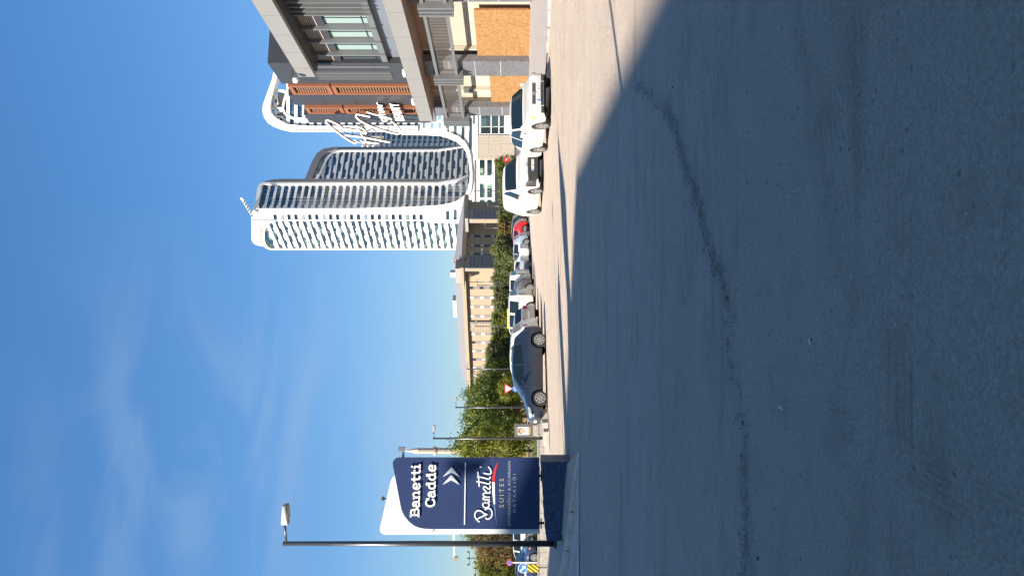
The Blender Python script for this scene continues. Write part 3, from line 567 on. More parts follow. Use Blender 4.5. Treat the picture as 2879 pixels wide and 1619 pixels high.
# core walls
m = MB(); ut = uz(900, 352, .1)[0]; _, zwt = uz(862, 340, .2)
zbb0 = uz(1206, 300, WB)[1]; bx(m, P, U0, ut-.15, zbb0+.1, zfb+.3, -12, -0.02); m.build("upper_wall", M['clad2'], cb)
m = MB(); bx(m, P, U0, ut-.3, GZ-.6, zbb0+.09, -12, -.5); m.build("recess_wall", M['wallbeige'], cb)
m = MB(); bx(m, P, U0, uend, zfb, zft, -10, WB); m.build("roof_fascia", M['clad'], cb)
m = MB(); bx(m, P, U0, uend-.1, zfb-.12, zfb-.002, -9, WB-.25); m.build("shadow_gap", M['charcoal'], cb)
# fascia panel joints
for k in range(12):
    u = uend - .9 - k*1.55
    m = MB(); bx(m, P, u, u+.03, zfb+.01, zft-.01, WB, WB+.006); m.build("panel_joint", M['clad2'], cb)
# lower beam
_, zbt = uz(1170, 310, WB); ue, zbb = uz(1206, 300, WB)
ulb = uz(1200, 341, WB)[0]
m = MB(); bx(m, P, U0, ulb, zbb, zbt, -.48, WB); m.build("lower_beam", M['clad'], cb)
for k in range(9):
    u = ulb - 1.2 - k*2.0; m = MB(); bx(m, P, u, u+.025, zbb+.01, zbt-.01, WB, WB+.006); m.build("panel_joint", M['clad2'], cb)
for yy in (204, 285):
    u, z = uz(1133 + (yy-204)*.27, yy, WB); m = MB(); bx(m, P, u, u+.45, zbt-.02, zbt+.12, WB-.15, WB+.03); m.build("beam_light", M['signwhite'], cb)
m = MB(); bx(m, P, U0, ulb-.1, zbb-.02, zbb-.002, -.44, WB-.05); m.build("soffit", mat("brown_soffit", (.20, .13, .10), .8), cb)
# window bays with fins
fz0, fz1 = uz(1058, 86, .34)[1], uz(821, 86, .34)[1]
fu = [uz(900, yy, .34)[0] for yy in (86.5, 124, 158.5, 191.3)]
sp = (fu[3]-fu[0])/3; fins = [fu[0]-sp*1.0 + k*0 for k in range(0)]
allf = [(fu[0] + sp*k) for k in (-5, -4, -3, 0, 1, 2, 3)]
clus = [fu[0]-sp*2+.1, fu[0]-sp*2+.45, fu[0]-sp*1.72+.45, fu[0]-sp*1.35+.3, fu[3]+.55, fu[3]+.85, fu[3]+1.15]
def fin(u, t, w1=.34):
    m = MB(); bx(m, P, u-t, u, fz0, fz1, 0.0, w1); o = m.build("fin", M['steel'], cb)
for u in allf: fin(u, .10)
for u in clus: fin(u, .06, .40)
for k in (-5, -4, -3, -2, -1, 0, 1, 2, 3):
    a, b = fu[0]+sp*(k-1)+.0, fu[0]+sp*k-.10
    fr = MB(); bx(fr, P, a, b, fz0+.0, fz0+.28, 0, .25); bx(fr, P, a, b, fz0+.28, fz1, -.01, .04); wo = fr.build("window", M['steel'], cb)
    zt = lerp(fz0, fz1, .60); m = MB(); bx(m, P, a+.05, b-.05, fz0+.3, zt, .045, .07)
    lit = k in (-3, 0, 1, 2); m.build("pane", mat("bay_glass_pale" if lit else "bay_glass_dark", (.24, .33, .32) if lit else (.06, .08, .09), .12, ior=1.6), wo)
    m = MB(); nb = 13
    for i in range(nb): z = lerp(zt+.35, fz1-.05, i/(nb-1)); bx(m, P, a+.02, b-.02, z, z+.05, .05, .16)
    m.build("louvre", M['mesh'], wo)
    m = MB(); bx(m, P, (a+b)/2-.02, (a+b)/2+.02, fz0+.3, zt, .07, .10); bx(m, P, a+.05, b-.05, lerp(fz0, zt, .25)-.02, lerp(fz0, zt, .25)+.02, .07, .10); m.build("mullion", M['darkmetal'], wo)
    m = MB(); bx(m, P, a+.05, b-.05, zt, zt+.3, .05, .18); m.build("awning_sash", M['charcoal'], wo)
# pylons and orange frames
def pyl(y0, y1, xt, w1, bev):
    u0, zt = uz(xt, y0, w1); u1 = uz(xt, y1, w1)[0]; zt = uz(xt, (y0+y1)/2, w1)[1]
    m = MB(); a = P; pts = [P.p(u0, zbt-.3, -3), P.p(u0, zbt-.3, w1), P.p(u1, zbt-.3, w1), P.p(u1+bev, zbt-.3, w1-bev), P.p(u1+bev, zbt-.3, -3)]
    m.prism(pts, (0, 0, zt-zbt+.3)); m.build("pylon", M['charcoal'], cb)
    for k in range(1, 4):
        z = lerp(zbt, zt, k/4); m = MB(); bx(m, P, u0, u1, z, z+.02, w1, w1+.005); m.build("panel_joint", M['darkmetal'], cb)
    return u0, u1, zt
pyl(178, 236, 772, .30, .18); pyl(268, 296, 820, .25, .15); p3 = pyl(322, 346, 862, .2, .12)
for (ya, yb, xt, xm) in ((243, 267, 817, 934), (304, 321, 862, 968)):
    w1 = .42; u0, zt = uz(xt, (ya+yb)/2, w1); ua = uz(xt, ya, w1)[0]; ub = uz(xt, yb, w1)[0]; zm = uz(xm, (ya+yb)/2, w1)[1]; zb = zbt+.02
    for z0, z1 in ((zb, zm-.04), (zm+.04, zt)):
        m = MB(); f = .14
        for q in ((ua, ua+f, z0, z1), (ub-f, ub, z0, z1), (ua+f, ub-f, z0, z0+f*1.4), (ua+f, ub-f, z1-f*1.4, z1)): bx(m, P, *q, -.3, w1)
        fo = m.build("orange_frame", M['orange'], cb)
        m = MB(); bx(m, P, ua+f, ub-f, z0+f, z1-f, .0, .1); m.build("backing", M['mesh'], fo)
        m = MB(); k = int((z1-z0)/.16)
        for i in range(k): z = lerp(z0+.22, z1-.22, i/k); bx(m, P, ua+f, ub-f, z, z+.05, .1, .32)
        m.build("louvre", mat("louvre_bronze", (.30, .20, .14), .5, .2), fo)
u_, z_ = uz(833, 223, 1.4); q = P.p(u_-.1, z_, WB+.35)
cam2 = thing("security_camera", "small white dome camera hanging from the corner of the roof fascia", "camera", tuple(q))
MB().tube([P.p(u_-.4, z_+.12, WB), q + Vector((0, 0, .12))], .03, 6).build("bracket", M['black'], cam2); MB().lathe(q, [(0.02, .13), (.13, .1), (.15, .0), (.12, -.08), (.03, -.14)], 14).build("dome", M['signwhite'], cam2, True)
# ground floor: columns, boards, upper glazing line, balustrade
for ya, yb, w1 in ((173, 214, .15), (-40, 6, .15), (301, 326, .15)):
    ua, ub = uz(1400, ya, w1)[0], uz(1400, yb, w1)[0]; col = MB(); bx(col, P, ua, ub, GZ-.4, zbb-.03, -.22, w1); co = col.build("column", M['granite'], cb)
    for k in range(1, 4):
        z = lerp(GZ, zbb, k/4); m = MB(); bx(m, P, ua, ub, z, z+.025, w1, w1+.004); m.build("stone_joint", M['blind'], co)
for ya, yb, xt, w1 in ((29, 172, 1338, -.15), (214.5, 300, 1378, -.15)):
    ua, ub = uz(xt, ya, w1)[0], uz(xt, yb, w1)[0]; zt = uz(xt, (ya+yb)/2 if ya > 100 else yb, w1)[1]; zt2 = uz(xt, ya, w1)[1]
    zt = (zt+zt2)/2; n = max(1, round((ub-ua)/1.22))
    for k in range(n):
        a, b = lerp(ua, ub, k/n), lerp(ua, ub, (k+1)/n); zz = lerp(GZ, zt, .42 if k % 2 else .58)
        for z0, z1 in ((GZ-.3, zz), (zz, zt)):
            m = MB(); bx(m, P, a+.004, b-.004, z0+.004, z1-.004, w1-.05, w1 + R.uniform(-.006, .006)); m.build("osb_board", M['osb'], cb)
# inner partitions, lintels
m = MB(); a = uz(1300, 28, -.2)[0]; bx(m, P, a-.05, a, GZ, 3.0, -.25, -.2); m.build("timber_post", M['orange'], cb)
for yy in (130, 245, 275):
    u = uz(1300, yy, -.5)[0]; m = MB(); bx(m, P, u-.06, u+.06, GZ, zbb-.03, -.49, -.3); m.build("wall_pier", M['wallbeige'], cb)
u = uz(1300, 253, -.4)[0]; m = MB(); bx(m, P, u-.25, u+.2, 3.4, 4.0, -.49, -.3); m.build("duct", M['steel'], cb)
r0z = [uz(1233.5, 212, .45)[1], uz(1285, 212, .45)[1]]; zr1, zr0 = r0z
zr0 -= .05
m = MB(); ub_ = uz(1280, 345, .45)[0]
for z, nm in ((zr0, 0), (zr1, 1)):
    m = MB(); bx(m, P, U0, ub_, z, z+.14, .35, .5); m.build("rail", M['steel'], cb)
m = MB(); u = U0
while u < ub_: bx(m, P, u, u+.015, zr0+.14, zr1, .40, .406); u += .13
m.build("grille", mat("grille_grey", (.33, .30, .28), .5, .2), cb)
for yy in (23, 221, 339):
    uc = uz(1250, yy, .5)[0]
    for k in (-1, 0, 1): m = MB(); bx(m, P, uc+k*.28-.06, uc+k*.28+.06, zr0-.25, zr1+.25, .2, .72); m.build("bracket_fin", M['steel'], cb)
m = MB(); bx(m, P, U0, ut-.35, zr1+.25, zbb-.03, -.49, -.45); m.build('wall_shade_panel', mat('wall_shade_panel', (.33, .2, .14), .7), cb)  # beige wall below the beam, its shade put into a brown colour
# ---- script sign standing off the corner
def BZ(zx, zy): return (900 + zx/6.587, 200 + zy/6.587)
SB = Plane((7.2, 43.2), (11.2, 40.6))
bs = thing("beauty_sign", "white rose edged script shop sign with BEAUTY lettering on the building corner", "sign", tuple(SB.p(2.5, 6.2, 0)))
SB2 = SB
rose = mat("rose_metal", (.42, .27, .2), .35, .6)
def bstroke(st, wd, nm="script_stroke"):
    pts = [SB.hit(*BZ(*p)) for p in smoothpts(st, 2)]
    for m_, off, ext, ww in ((rose, -.14, .13, wd*.66), (M['white'], .0, .03, wd*.55)):
        mb = MB(); ribbon(mb, pts, ww, off, ext, SB); mb.build(nm if m_ is not rose else "stroke_return", m_, bs)
for st, wd in (([(1290, 1322), (1100, 1285), (830, 1232), (460, 1188)], .16), ([(660, 1350), (500, 1270), (300, 1120), (150, 1000), (100, 935), (130, 905), (230, 940), (360, 1010), (440, 1085)], .13),
      ([(430, 1085), (500, 1068), (620, 1092), (740, 1112), (800, 1135), (860, 1160)], .12), ([(750, 1150), (790, 1230), (850, 1290)], .11), ([(670, 1000), (690, 1030), (780, 1060), (830, 1105), (870, 1150), (820, 1170), (760, 1120), (700, 1080)], .09), ([(640, 1345), (690, 1300), (740, 1330)], .1),
      ([(925, 850), (800, 825), (680, 800), (655, 830), (700, 900), (850, 985), (1050, 1065), (1250, 1130), (1400, 1165), (1475, 1160), (1490, 1125), (1450, 1050), (1380, 980), (1310, 930)], .14),
      ([(860, 758), (950, 790), (1080, 822), (1200, 850), (1330, 890)], .12), ([(1130, 890), (1150, 930), (1230, 930), (1250, 900), (1180, 880), (1130, 890)], .09), ([(1090, 850), (1130, 870), (1200, 835), (1250, 860), (1290, 900)], .08),
      ([(1050, 580), (1075, 640), (1160, 635), (1140, 655), (1060, 665), (1085, 690), (1170, 685), (1160, 710), (1070, 715), (1095, 745), (1190, 740), (1190, 765), (1090, 775), (1110, 810), (1210, 800)], .085)): bstroke(st, wd)
o0 = SB.px(*BZ(1558, 918), .03); o1 = SB.px(*BZ(1445, 600), .03); tz = SB.px(*BZ(1400, 918), .03)
UU = (o1-o0).normalized(); 
text("BEAUTY", (tz.z-o0.z)/.70, M['white'], "lettering", bs, o0, UU, SB.N, .05, width=(o1-o0).length, bold=.02)
text("BEAUTY", (tz.z-o0.z)/.70, rose, "letter_return", bs, o0 - SB.N*.12, UU, SB.N, .05, width=(o1-o0).length*1.01, bold=.03)
for a, b in (((720, 900), (930, 1220)), ((980, 1050), (870, 1120)), ((950, 1040), (1160, 1255)), ((1230, 950), (1280, 1090)), ((420, 1090), (490, 1170)), ((1480, 1120), (1380, 900)), ((600, 1090), (598, 1180)), ((750, 1120), (880, 820))):
    MB().bar(SB.px(*BZ(*a), -.15), SB.px(*BZ(*b), -.15), .045).build("support_bar", M['darkmetal'], bs)
for a in ((700, 850), (1100, 830), (1330, 890), (1450, 900)):
    p = SB.px(*BZ(*a), -.15); u = (p-P.O).dot(P.U); MB().bar(p, P.p(min(u, ut-.3), p.z, .1), .06).build("wall_bracket", M['darkmetal'], bs)
# ------------------------------------------------------------------ the white towers
def PXL(y, d): return ((809.5-y)/F*d, d)
def poly_px(P, pts, w=0.0): return [P.px(x, y, w) for x, y in pts]
def band(mb, P, u0, u1, zb, zt, bumps, w0, w1, rise=.75, slope=.9):   # spandrel with raised trapezoid humps on its top edge
    top = [(u0, zt + (rise if bumps and bumps[0][0] <= u0 else 0))]
    for a, b in bumps:
        a_, b_ = max(a, u0), min(b, u1)
        if b_ - a_ < .5: continue
        if a > u0: top += [(max(u0, a_-slope), zt), (a_, zt+rise)]
        if b < u1: top += [(b_, zt+rise), (min(u1, b_+slope), zt)]
        else: top += [(u1, zt+rise)]
    if top[-1][0] < u1: top.append((u1, zt))
    pts = [P.p(u0, zb, w0), P.p(u1, zb, w0)] + [P.p(u, z, w0) for u, z in reversed(top)]
    mb.prism(pts, P.N*(w1-w0))
G_T = "white high rise towers with wavy floor bands"
PA2 = Plane(PXL(586, 340), (PXL(586, 340)[0]+.85*20, 340+.53*20)); PA1 = Plane(PXL(621, 342), PXL(703, 361)); PA0 = Plane(PXL(586, 340), PXL(621, 342))
tA = thing("tower", "tallest white tower, leftmost of the group, with a small crane on top", "tower", (30, 350, 0), G_T)
ZT = H + 711/F*340; PI_ = 3.17
ua2 = PA2.hit(900, 516)[0]; la1 = PA1.hit(900, 702)[0]; la0 = PA0.len
corner = [PA1.p(la1, 0, -.1), PA1.p(0, 0, -.1), PA2.p(0, 0, -.1), PA2.p(ua2, 0, -.1), PA2.p(ua2, 0, -26), PA1.p(la1, 0, -26)]
corner = [Vector((p.x, p.y, -2)) for p in corner]
MB().prism(corner, (0, 0, ZT-6)).build("core", M['tw'], tA)
m = MB(); m.quad(PA2.p(.2, 0, 0), PA2.p(ua2, 0, 0), PA2.p(ua2, ZT+.5, 0), PA2.p(.2, ZT+.5, 0)); m.build("glazing", M['gblue'], tA)
m = MB(); m.prism(poly_px(PA1, [(1330, 621.5), (760, 621.5), (748, 640), (744, 660), (744, 682), (752, 696), (765, 701), (1330, 701)], 0), PA1.N*.02); m.build("glazing", M['gside'], tA)
nfl = 31
for k in range(nfl):
    z1 = ZT - k*PI_; g = 2.0
    m = MB(); band(m, PA2, .1, ua2, z1-PI_, z1-g, [(-1, 1.6), (ua2-1.5, ua2+1)], .0, .12, .6, .8); m.build("floor_band", M['tw'], tA)
    for uu in (ua2*.25, ua2*.5, ua2*.75): pass
    if k >= 0:
        s = (k*5.3) % 9; L_ = PA1.len*1.04
        bm = sorted([((s + a) % L_, (s + a) % L_ + 3.2) for a in (0, 9.2, 17)])
        m = MB(); band(m, PA1, .1, la1-.2, z1-PI_, z1-1.85, bm, .0, .14, .62, 1.0); m.build("floor_band", M['tw'], tA)
m = MB()
for k in range(9): u = ua2*k/8; bx(m, PA2, u-.05, u+.05, 8, ZT, .02, .12)
for k in range(26): u = la1*k/25; bx(m, PA1, u-.04, u+.04, 8, ZT-4, .02, .1)
m.build("mullion", M['darkmetal'], tA)
# corner column with small windows
co = MB(); pts = [(1345, 586), (735, 586), (722, 587.5), (712, 592), (707.5, 600), (707, 608), (707, 621.5), (1345, 621.5)]
co.prism(poly_px(PA0, pts, .6), PA0.N*-3); colo = co.build("corner_column", M['tw'], tA)
for k in range(2, 31):
    z1 = ZT - k*PI_ + .1
    for a, b, mm in ((.50, .66, 0), (.70, .88, 1)):
        pass
    x0 = 1439.5 - (z1-H)*F/340.5; c0, c1 = PA0.hit(900, 602)[0], PA0.hit(900, 617)[0]
    fo = MB(); bx(fo, PA0, c0, c1, z1-1.7, z1, .6, .612); fw = fo.build("window", M['glass'] if k % 3 else M['steel'], tA)
    m = MB(); bx(m, PA0, c0, c1, z1-1.65, z1-1.25, .612, .63); m.build("blind", mat("window_blue", (.05, .09, .2), .2) if k == 2 else bpy.data.materials["window_blue"], fw)
# crown frame
m = MB(); m.prism(poly_px(PA1, [(707, 621), (707, 668), (709, 678), (714, 685), (722, 689.5), (739, 691.5), (745, 696), (751, 700), (762, 703), (1345, 703), (1345, 700.5), (766, 700.5), (757, 697.5), (749, 690), (744.5, 680), (744, 655), (746, 645), (752, 635), (760, 628), (774, 623.5), (774, 621)], .9), PA1.N*-1.5); m.build("crown_frame", M['tw'], tA)
m = MB(); m.prism(poly_px(PA1, [(728, 634), (741, 641), (741, 689), (728, 688)], .92), PA1.N*-.03); cr = m.build("crown_recess", M['dkwall'], tA)
for yy in (652, 664, 673, 681): m = MB(); m.prism(poly_px(PA1, [(728, yy), (741, yy+3), (741, yy+5), (728, yy+2)], .96), PA1.N*.1); m.build("strut", M['tw'], cr)
m = MB(); m.prism(poly_px(PA2, [(1345, 586.5), (729, 586.5), (726.5, 575), (728, 560), (731.5, 540), (735, 522), (742, 518.5), (1230, 518), (1290, 510), (1316, 496), (1318, 492), (1312, 492), (1285, 503), (1230, 512), (745, 512.5), (735, 514), (728, 520), (723, 530), (721.5, 548), (716, 575), (712, 586.5)], .8), PA2.N*-1.6); m.build("edge_frame", M['tw'], tA)
ps = Plane((PA2.p(ua2, 0, .5).x, PA2.p(ua2, 0, .5).y), (PA2.p(ua2, 0, .5).x + 5.5, PA2.p(ua2, 0, .5).y + .5))
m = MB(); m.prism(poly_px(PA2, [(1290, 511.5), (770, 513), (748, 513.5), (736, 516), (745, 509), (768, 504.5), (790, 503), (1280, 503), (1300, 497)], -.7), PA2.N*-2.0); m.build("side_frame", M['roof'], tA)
m = MB()
for (a, b) in (((728, 535), (738, 530)), ((735, 525), (742, 522)), ((724, 545), (734, 545)), ((722, 560), (733, 557)), ((720, 572), (730, 570))): m.bar(PA2.px(*a, -1), PA2.px(*b, -3), .5)
m.build("roof_strut", M['galv'], tA)
def roofcrane(pts, base, lab, d, wd=.9):
    b = W(base[0], base[1], d); c = thing("roof_crane", lab, "crane", tuple(b)); q = [W(x, y, d) for x, y in pts]
    m = MB(); m.bar(q[0], q[1], wd); m.build("mast", M['tw'], c); m = MB(); m.bar(q[1], q[2], wd*1.1); m.build("jib_head", M['tw'], c)
    m = MB(); n = 6
    for k in range(n): a = q[0].lerp(q[1], k/n); m.box(a.x-wd*.7, a.x+wd*.7, a.y-.7, a.y+.7, a.z-.15, a.z+.15)
    m.build("mast_ring", M['galv'], c)
roofcrane([(709, 605), (682, 562), (678, 557)], (709, 605), "small white crane leaning over the top of the tallest tower", 338)
# tower B
PB = Plane(PXL(520, 408), (PXL(520, 408)[0]+.85*24, 408+.53*24))
tB = thing("tower", "middle tower in shade with slanting roof frame, right of the tallest tower", "tower", (63, 415, 0), G_T)
m = MB(); m.prism(poly_px(PB, [(1335, 520), (887, 520), (892, 503), (917, 449), (925, 438), (935, 429), (948, 423), (960, 421.5), (1335, 421.5)], 0), PB.N*-.5); m.build("glazing", M['gblue'], tB)
m = MB(); m.prism(poly_px(PB, [(1335, 520), (900, 520), (925, 460), (960, 430), (1335, 430)], -1), PB.N*-20); m.build("core", M['tw'], tB)
yb_ = [(880, 520), (892, 503), (917, 449), (933, 431), (948, 423), (960, 421.5)]
for k in range(27):
    z0, _ = 0, 0; z1 = H + (1439.5-880)/F*412 - k*3.17; zt = z1-2.15
    x = 1439.5 - (zt-H)*F/422; yr = interp(yb_, x-6); u1 = PB.hit(x, yr)[0]; s = (k*6.7) % 11
    if u1 < 3: continue
    bm = sorted([(s, s+4.2), (s+11, s+15.5), (s-11, s-7)]); m = MB(); band(m, PB, 0, u1, z1-PI_, zt, bm, .0, .12, .85, 1.0); m.build("floor_band", M['tw'], tB)
m = MB()
for k in range(20): u = PB.hit(1000, 421)[0]*k/19; bx(m, PB, u-.05, u+.05, 8, H + (1439.5-interp([(520, 880), (503, 892), (449, 917), (431, 933), (421, 975)][::-1] if 0 else [(421, 975), (431, 935), (449, 919), (503, 894), (520, 886)], 809.5 - PB.p(u, 0).x/PB.p(u, 0).y*F))/F*PB.p(u, 0).y, .02, .12)
m.build("mullion", M['darkmetal'], tB)
outer = [(850, 520), (857, 503), (878, 452), (891, 431), (909, 418), (938, 413.5), (1100, 413), (1230, 412), (1290, 409), (1320, 404)]; inner = [(870, 520), (876, 503), (895, 458), (905, 441), (920, 428), (945, 420), (1100, 419.5), (1230, 418.5), (1290, 414), (1320, 408)]
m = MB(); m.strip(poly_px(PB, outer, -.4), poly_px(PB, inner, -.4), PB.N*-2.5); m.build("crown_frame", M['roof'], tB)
fo_ = [(884, 520), (890, 503), (915, 449), (924, 436), (934, 427), (948, 421.5), (960, 420), (1230, 419), (1330, 405)]; fi_ = [(888, 520), (894, 503), (919, 451), (928, 439), (937, 430.5), (950, 425), (962, 423.5), (1230, 423), (1330, 409)]
m = MB(); m.strip(poly_px(PB, fo_, .9), poly_px(PB, fi_, .9), PB.N*-1.2); m.build("edge_frame", M['tw'], tB)
m = MB(); m.prism(poly_px(PB, [(893, 452), (913, 440), (915, 449), (892, 500), (880, 503), (878, 490)], -1.5), PB.N*-.5); m.build("plant_screen", M['kerbw'], tB)
m = MB()
for a, b in (((873, 495), (890, 498)), ((884, 470), (900, 478)), ((898, 448), (915, 452)), ((905, 436), (920, 445))): m.bar(PB.px(*a, -1.2), PB.px(*b, -1.2), .6)
m.build("roof_strut", M['galv'], tB)
# tower C
PC = Plane(PXL(416, 450), (PXL(416, 450)[0]+.85*24, 450+.53*24)); tC = thing("tower", "lowest tower, a dark blue slice with white humps between two neighbours", "tower", (88, 455, 0), G_T)
uc1 = PC.hit(1100, 368)[0]; zc = PC.hit(1022, 395)[1]
m = MB(); bx(m, PC, 0, uc1, 0, zc, -12, -.5); m.build("core", M['tw'], tC)
m = MB(); bx(m, PC, 0, uc1, 0, zc+1, -.45, 0); m.build("glazing", M['gblue'], tC)
for k in range(24):
    z1 = zc - k*3.17; m = MB(); band(m, PC, 0, uc1, z1-1.5, z1-.25, [(1.2, 3.0)], 0, .6, 1.1, .5); m.build("floor_band", M['tw'], tC)
m = MB(); u = uc1*.42; bx(m, PC, u, u+.5, 0, zc, .02, .3); m.build("mullion", M['tw'], tC)
# tower D
PD = Plane(PXL(372, 330), PXL(0, 330)); 
def DZ(a, b): return (730 + a/5.176, 140 + b/5.176)
tD = thing("tower", "white tower with an open curved crown rising behind the shop building", "tower", (80, 335, 0), G_T)
Do = [(2300, 1200), (480, 1200), (380, 1182), (300, 1160), (200, 1120), (120, 1068), (70, 1000), (46, 930), (38, 870), (50, 800), (75, 720), (120, 600), (180, 430), (215, 260), (245, 170), (275, 95), (320, 50), (380, 30), (460, 10)]
Di = [(2300, 1110), (700, 1110), (560, 1100), (400, 1085), (330, 1050), (260, 1010), (200, 965), (165, 915), (152, 850), (158, 780), (172, 700), (200, 600), (240, 440), (290, 260), (320, 190), (340, 130), (365, 95), (400, 70), (460, 60)]
m = MB(); m.strip([PD.px(*DZ(*p), 1.5) for p in Do], [PD.px(*DZ(*p), 1.5) for p in Di], (1.2, 5, 0)); m.build("crown_frame", M['tw'], tD)
If = [(400, 540), (370, 640), (335, 760), (322, 850), (345, 925), (400, 985), (480, 1012), (700, 1030), (2300, 1040)]; Ii = [(425, 550), (395, 655), (362, 770), (350, 850), (370, 905), (415, 950), (490, 980), (700, 998), (2300, 1010)]
m = MB(); m.strip([PD.px(*DZ(*p), .8) for p in If], [PD.px(*DZ(*p), .8) for p in Ii], PD.N*-2); m.build("edge_frame", M['tw'], tD)
m = MB(); m.prism([PD.px(*DZ(*p), 0) for p in [(2300, 1200), (500, 1190), (420, 1100), (335, 900), (330, 850), (350, 760), (400, 560), (430, -300), (2300, -300)]], PD.N*-.3); m.build("glazing", M['gblue'], tD)
m = MB(); m.prism([PD.px(*DZ(*p), -.4) for p in [(2300, 1195), (600, 1180), (450, 1000), (480, -300), (2300, -300)]], (5.6, 22, 0)); m.build("core", M['tw'], tD)
for k in range(24):
    z1 = PD.hit(*DZ(400+k*113, 900))[1]; m = MB(); bx(m, PD, PD.hit(900, 372)[0]+2.3, 70, z1-1.3, z1+.1, 0, .6); m.build("floor_band", M['tw'], tD)
    if k > 0:
        m = MB(); bx(m, PD, .3, 4.4, z1-1.6, z1+.4, 0, .58); m.build("floor_band", M['tw'], tD)
for k in range(26):
    m = MB(); m.prism([PD.px(*DZ(520+k*66, yy), 1.52) for yy in (1160, 1176)] + [PD.px(*DZ(520+k*66+38, yy), 1.52) for yy in (1176, 1160)], PD.N*-.02); m.build("slot", M['dkwall'], tD)
m = MB(); bx(m, PD, .2, 1.6, 30, PD.hit(*DZ(500, 1100))[1], 0, .7); bx(m, PD, 4.2, 5.2, 30, PD.hit(*DZ(560, 1100))[1], 0, .7); m.build("side_strip", M['tw'], tD)
for a, b in (((230, 590), (370, 610)), ((165, 855), (325, 860)), ((250, 1000), (400, 1030)), ((215, 640), (260, 800)), ((250, 730), (225, 850)), ((220, 980), (340, 985)), ((300, 1010), (390, 1070)), ((240, 920), (330, 890))):
    m = MB(); m.bar(PD.px(*DZ(*a), -1), PD.px(*DZ(*b), -1), 1.0); m.build("roof_strut", M['tw'], tD)
m = MB(); m.prism([PD.px(*DZ(*p), -3) for p in [(270, 620), (330, 620), (330, 960), (370, 980), (250, 960)]], PD.N*-3); m.build("plant_box", M['dkwall'], tD)
roofcrane([(812, 230), (766, 168), (764, 172)], (812, 230), "tiny white crane on the crown of the right hand tower", 329, .9)
lc = W(1040, 395, 440); pc_ = thing("tower_plant", "pale rooftop plant box at the top of the lowest tower", "plant box", tuple(lc)); MB().box(lc.x-4, lc.x+5, 452, 458, lc.z-6, lc.z+6).build("box", M['kerbw'], pc_); MB().bar((lc.x, 451, lc.z-4), (lc.x+2, 451, lc.z+12), .8).build("duct", M['tw'], pc_)
# the U shaped sweep joining the towers, and the podium
PU = Plane(PXL(630, 333), PXL(320, 333)); pod = thing("podium", "white podium with a huge U shaped sweep at the foot of the towers", "building", (60, 335, 0))
Uo = [(1126, 359), (1200, 361), (1236, 365), (1262, 372), (1290, 384), (1307, 399), (1318, 417), (1324, 440), (1326, 465), (1328, 487), (1328, 510), (1325, 535), (1318, 554), (1305, 569), (1288, 578), (1262, 584), (1236, 588), (1150, 591), (1000, 592)]
Ui = [(1126, 376), (1200, 377), (1236, 379), (1260, 386), (1283, 396), (1298, 409), (1308, 423), (1315, 442), (1319, 465), (1321, 487), (1320, 508), (1316, 529), (1309, 545), (1297, 557), (1282, 566), (1258, 573), (1234, 577), (1150, 582), (1000, 586)]
m = MB(); m.strip(poly_px(PU, Uo, .8), poly_px(PU, Ui, .8), PU.N*-3); m.build("sweep_frame", M['tw'], pod, False)
m = MB(); m.prism(poly_px(PU, [(1240, 325), (1240, 366)] + Uo[3:-2] + [(1200, 590), (1200, 622), (1348, 626), (1348, 325)], 0), PU.N*-8); m.build("wall", M['tw'], pod)
for x in (1254, 1275, 1297, 1318):
    yr = interp([(1254, 376), (1275, 383), (1297, 396), (1318, 425)], x); yl = interp([(1254, 588), (1275, 584), (1297, 576), (1318, 556)], x)
    for a, b in ((332, yr-4), (yl+6, 618)):
        m = MB(); m.prism(poly_px(PU, [(x, a), (x, b), (x+9, b), (x+9, a)], .06), PU.N*-.05); m.build("window", M['gside'], pod)
        if x > 1300: continue
PP = Plane(PXL(596, 300), PXL(448, 300)); 
m = MB(); m.prism(poly_px(PP, [(1336, 448), (1336, 598), (1460, 598), (1460, 448)], 0), PP.N*-12); m.build("wing_wall", M['tw'], pod)
m = MB(); m.prism(poly_px(PP, [(1333.5, 448), (1333.5, 598), (1336.5, 598), (1336.5, 448)], .4), PP.N*-.5); m.build("parapet", M['roof'], pod)
for (x0, x1) in ((1348.5, 1362.5), (1369.5, 1383)):
    for (a, b) in ((450, 494), (517, 556), (562, 590)):
        m = MB(); m.prism(poly_px(PP, [(x0, a), (x0, b), (x1-3 if b == 494 else x1, b), (x1, b-5), (x1, a)], .05), PP.N*-.04); wo = m.build("window", M['ggreen'], pod)
        m = MB()
        for q in range(1, 5): y = lerp(a, b, q/5); m.prism(poly_px(PP, [(x0, y), (x0, y+1), (x1, y+1), (x1, y)], .1), PP.N*-.05)
        m.build("mullion", M['darkmetal'], wo)
m = MB(); m.prism(poly_px(PP, [(1391, 449), (1391, 598), (1440, 598), (1440, 449)], .06), PP.N*-.05); m.build("shopfront", M['charcoal'], pod)
m = MB()
for x in (1345, 1366, 1386): m.prism(poly_px(PP, [(x, 448), (x, 598), (x+.6, 598), (x+.6, 448)], .03), PP.N*-.02)
for y in (470, 505, 535, 575): m.prism(poly_px(PP, [(1338, y), (1390, y), (1390, y+.6), (1338, y+.6)], .03), PP.N*-.02)
m.build("panel_joint", M['roof'], pod)
PTv = Plane(PXL(448, 290), PXL(330, 290)); tv = thing("stone_wall", "wavy veined travertine wall behind the white sedan", "wall", (45, 290, 0))
xs_ = (1343, 1374, 1406, 1446); ys_ = [448 - i*8.5 for i in range(9)]
for i in range(3):
    for j in range(8):
        a, b = ys_[j], ys_[j+1]+.25; m = MB(); m.prism(poly_px(PTv, [(xs_[i]+.3, a), (xs_[i+1]-.1, a), (xs_[i+1]-.1, b), (xs_[i]+.3, b)], R.uniform(0, .12)), PTv.N*-1); m.build("stone_panel", M['stone'], tv)
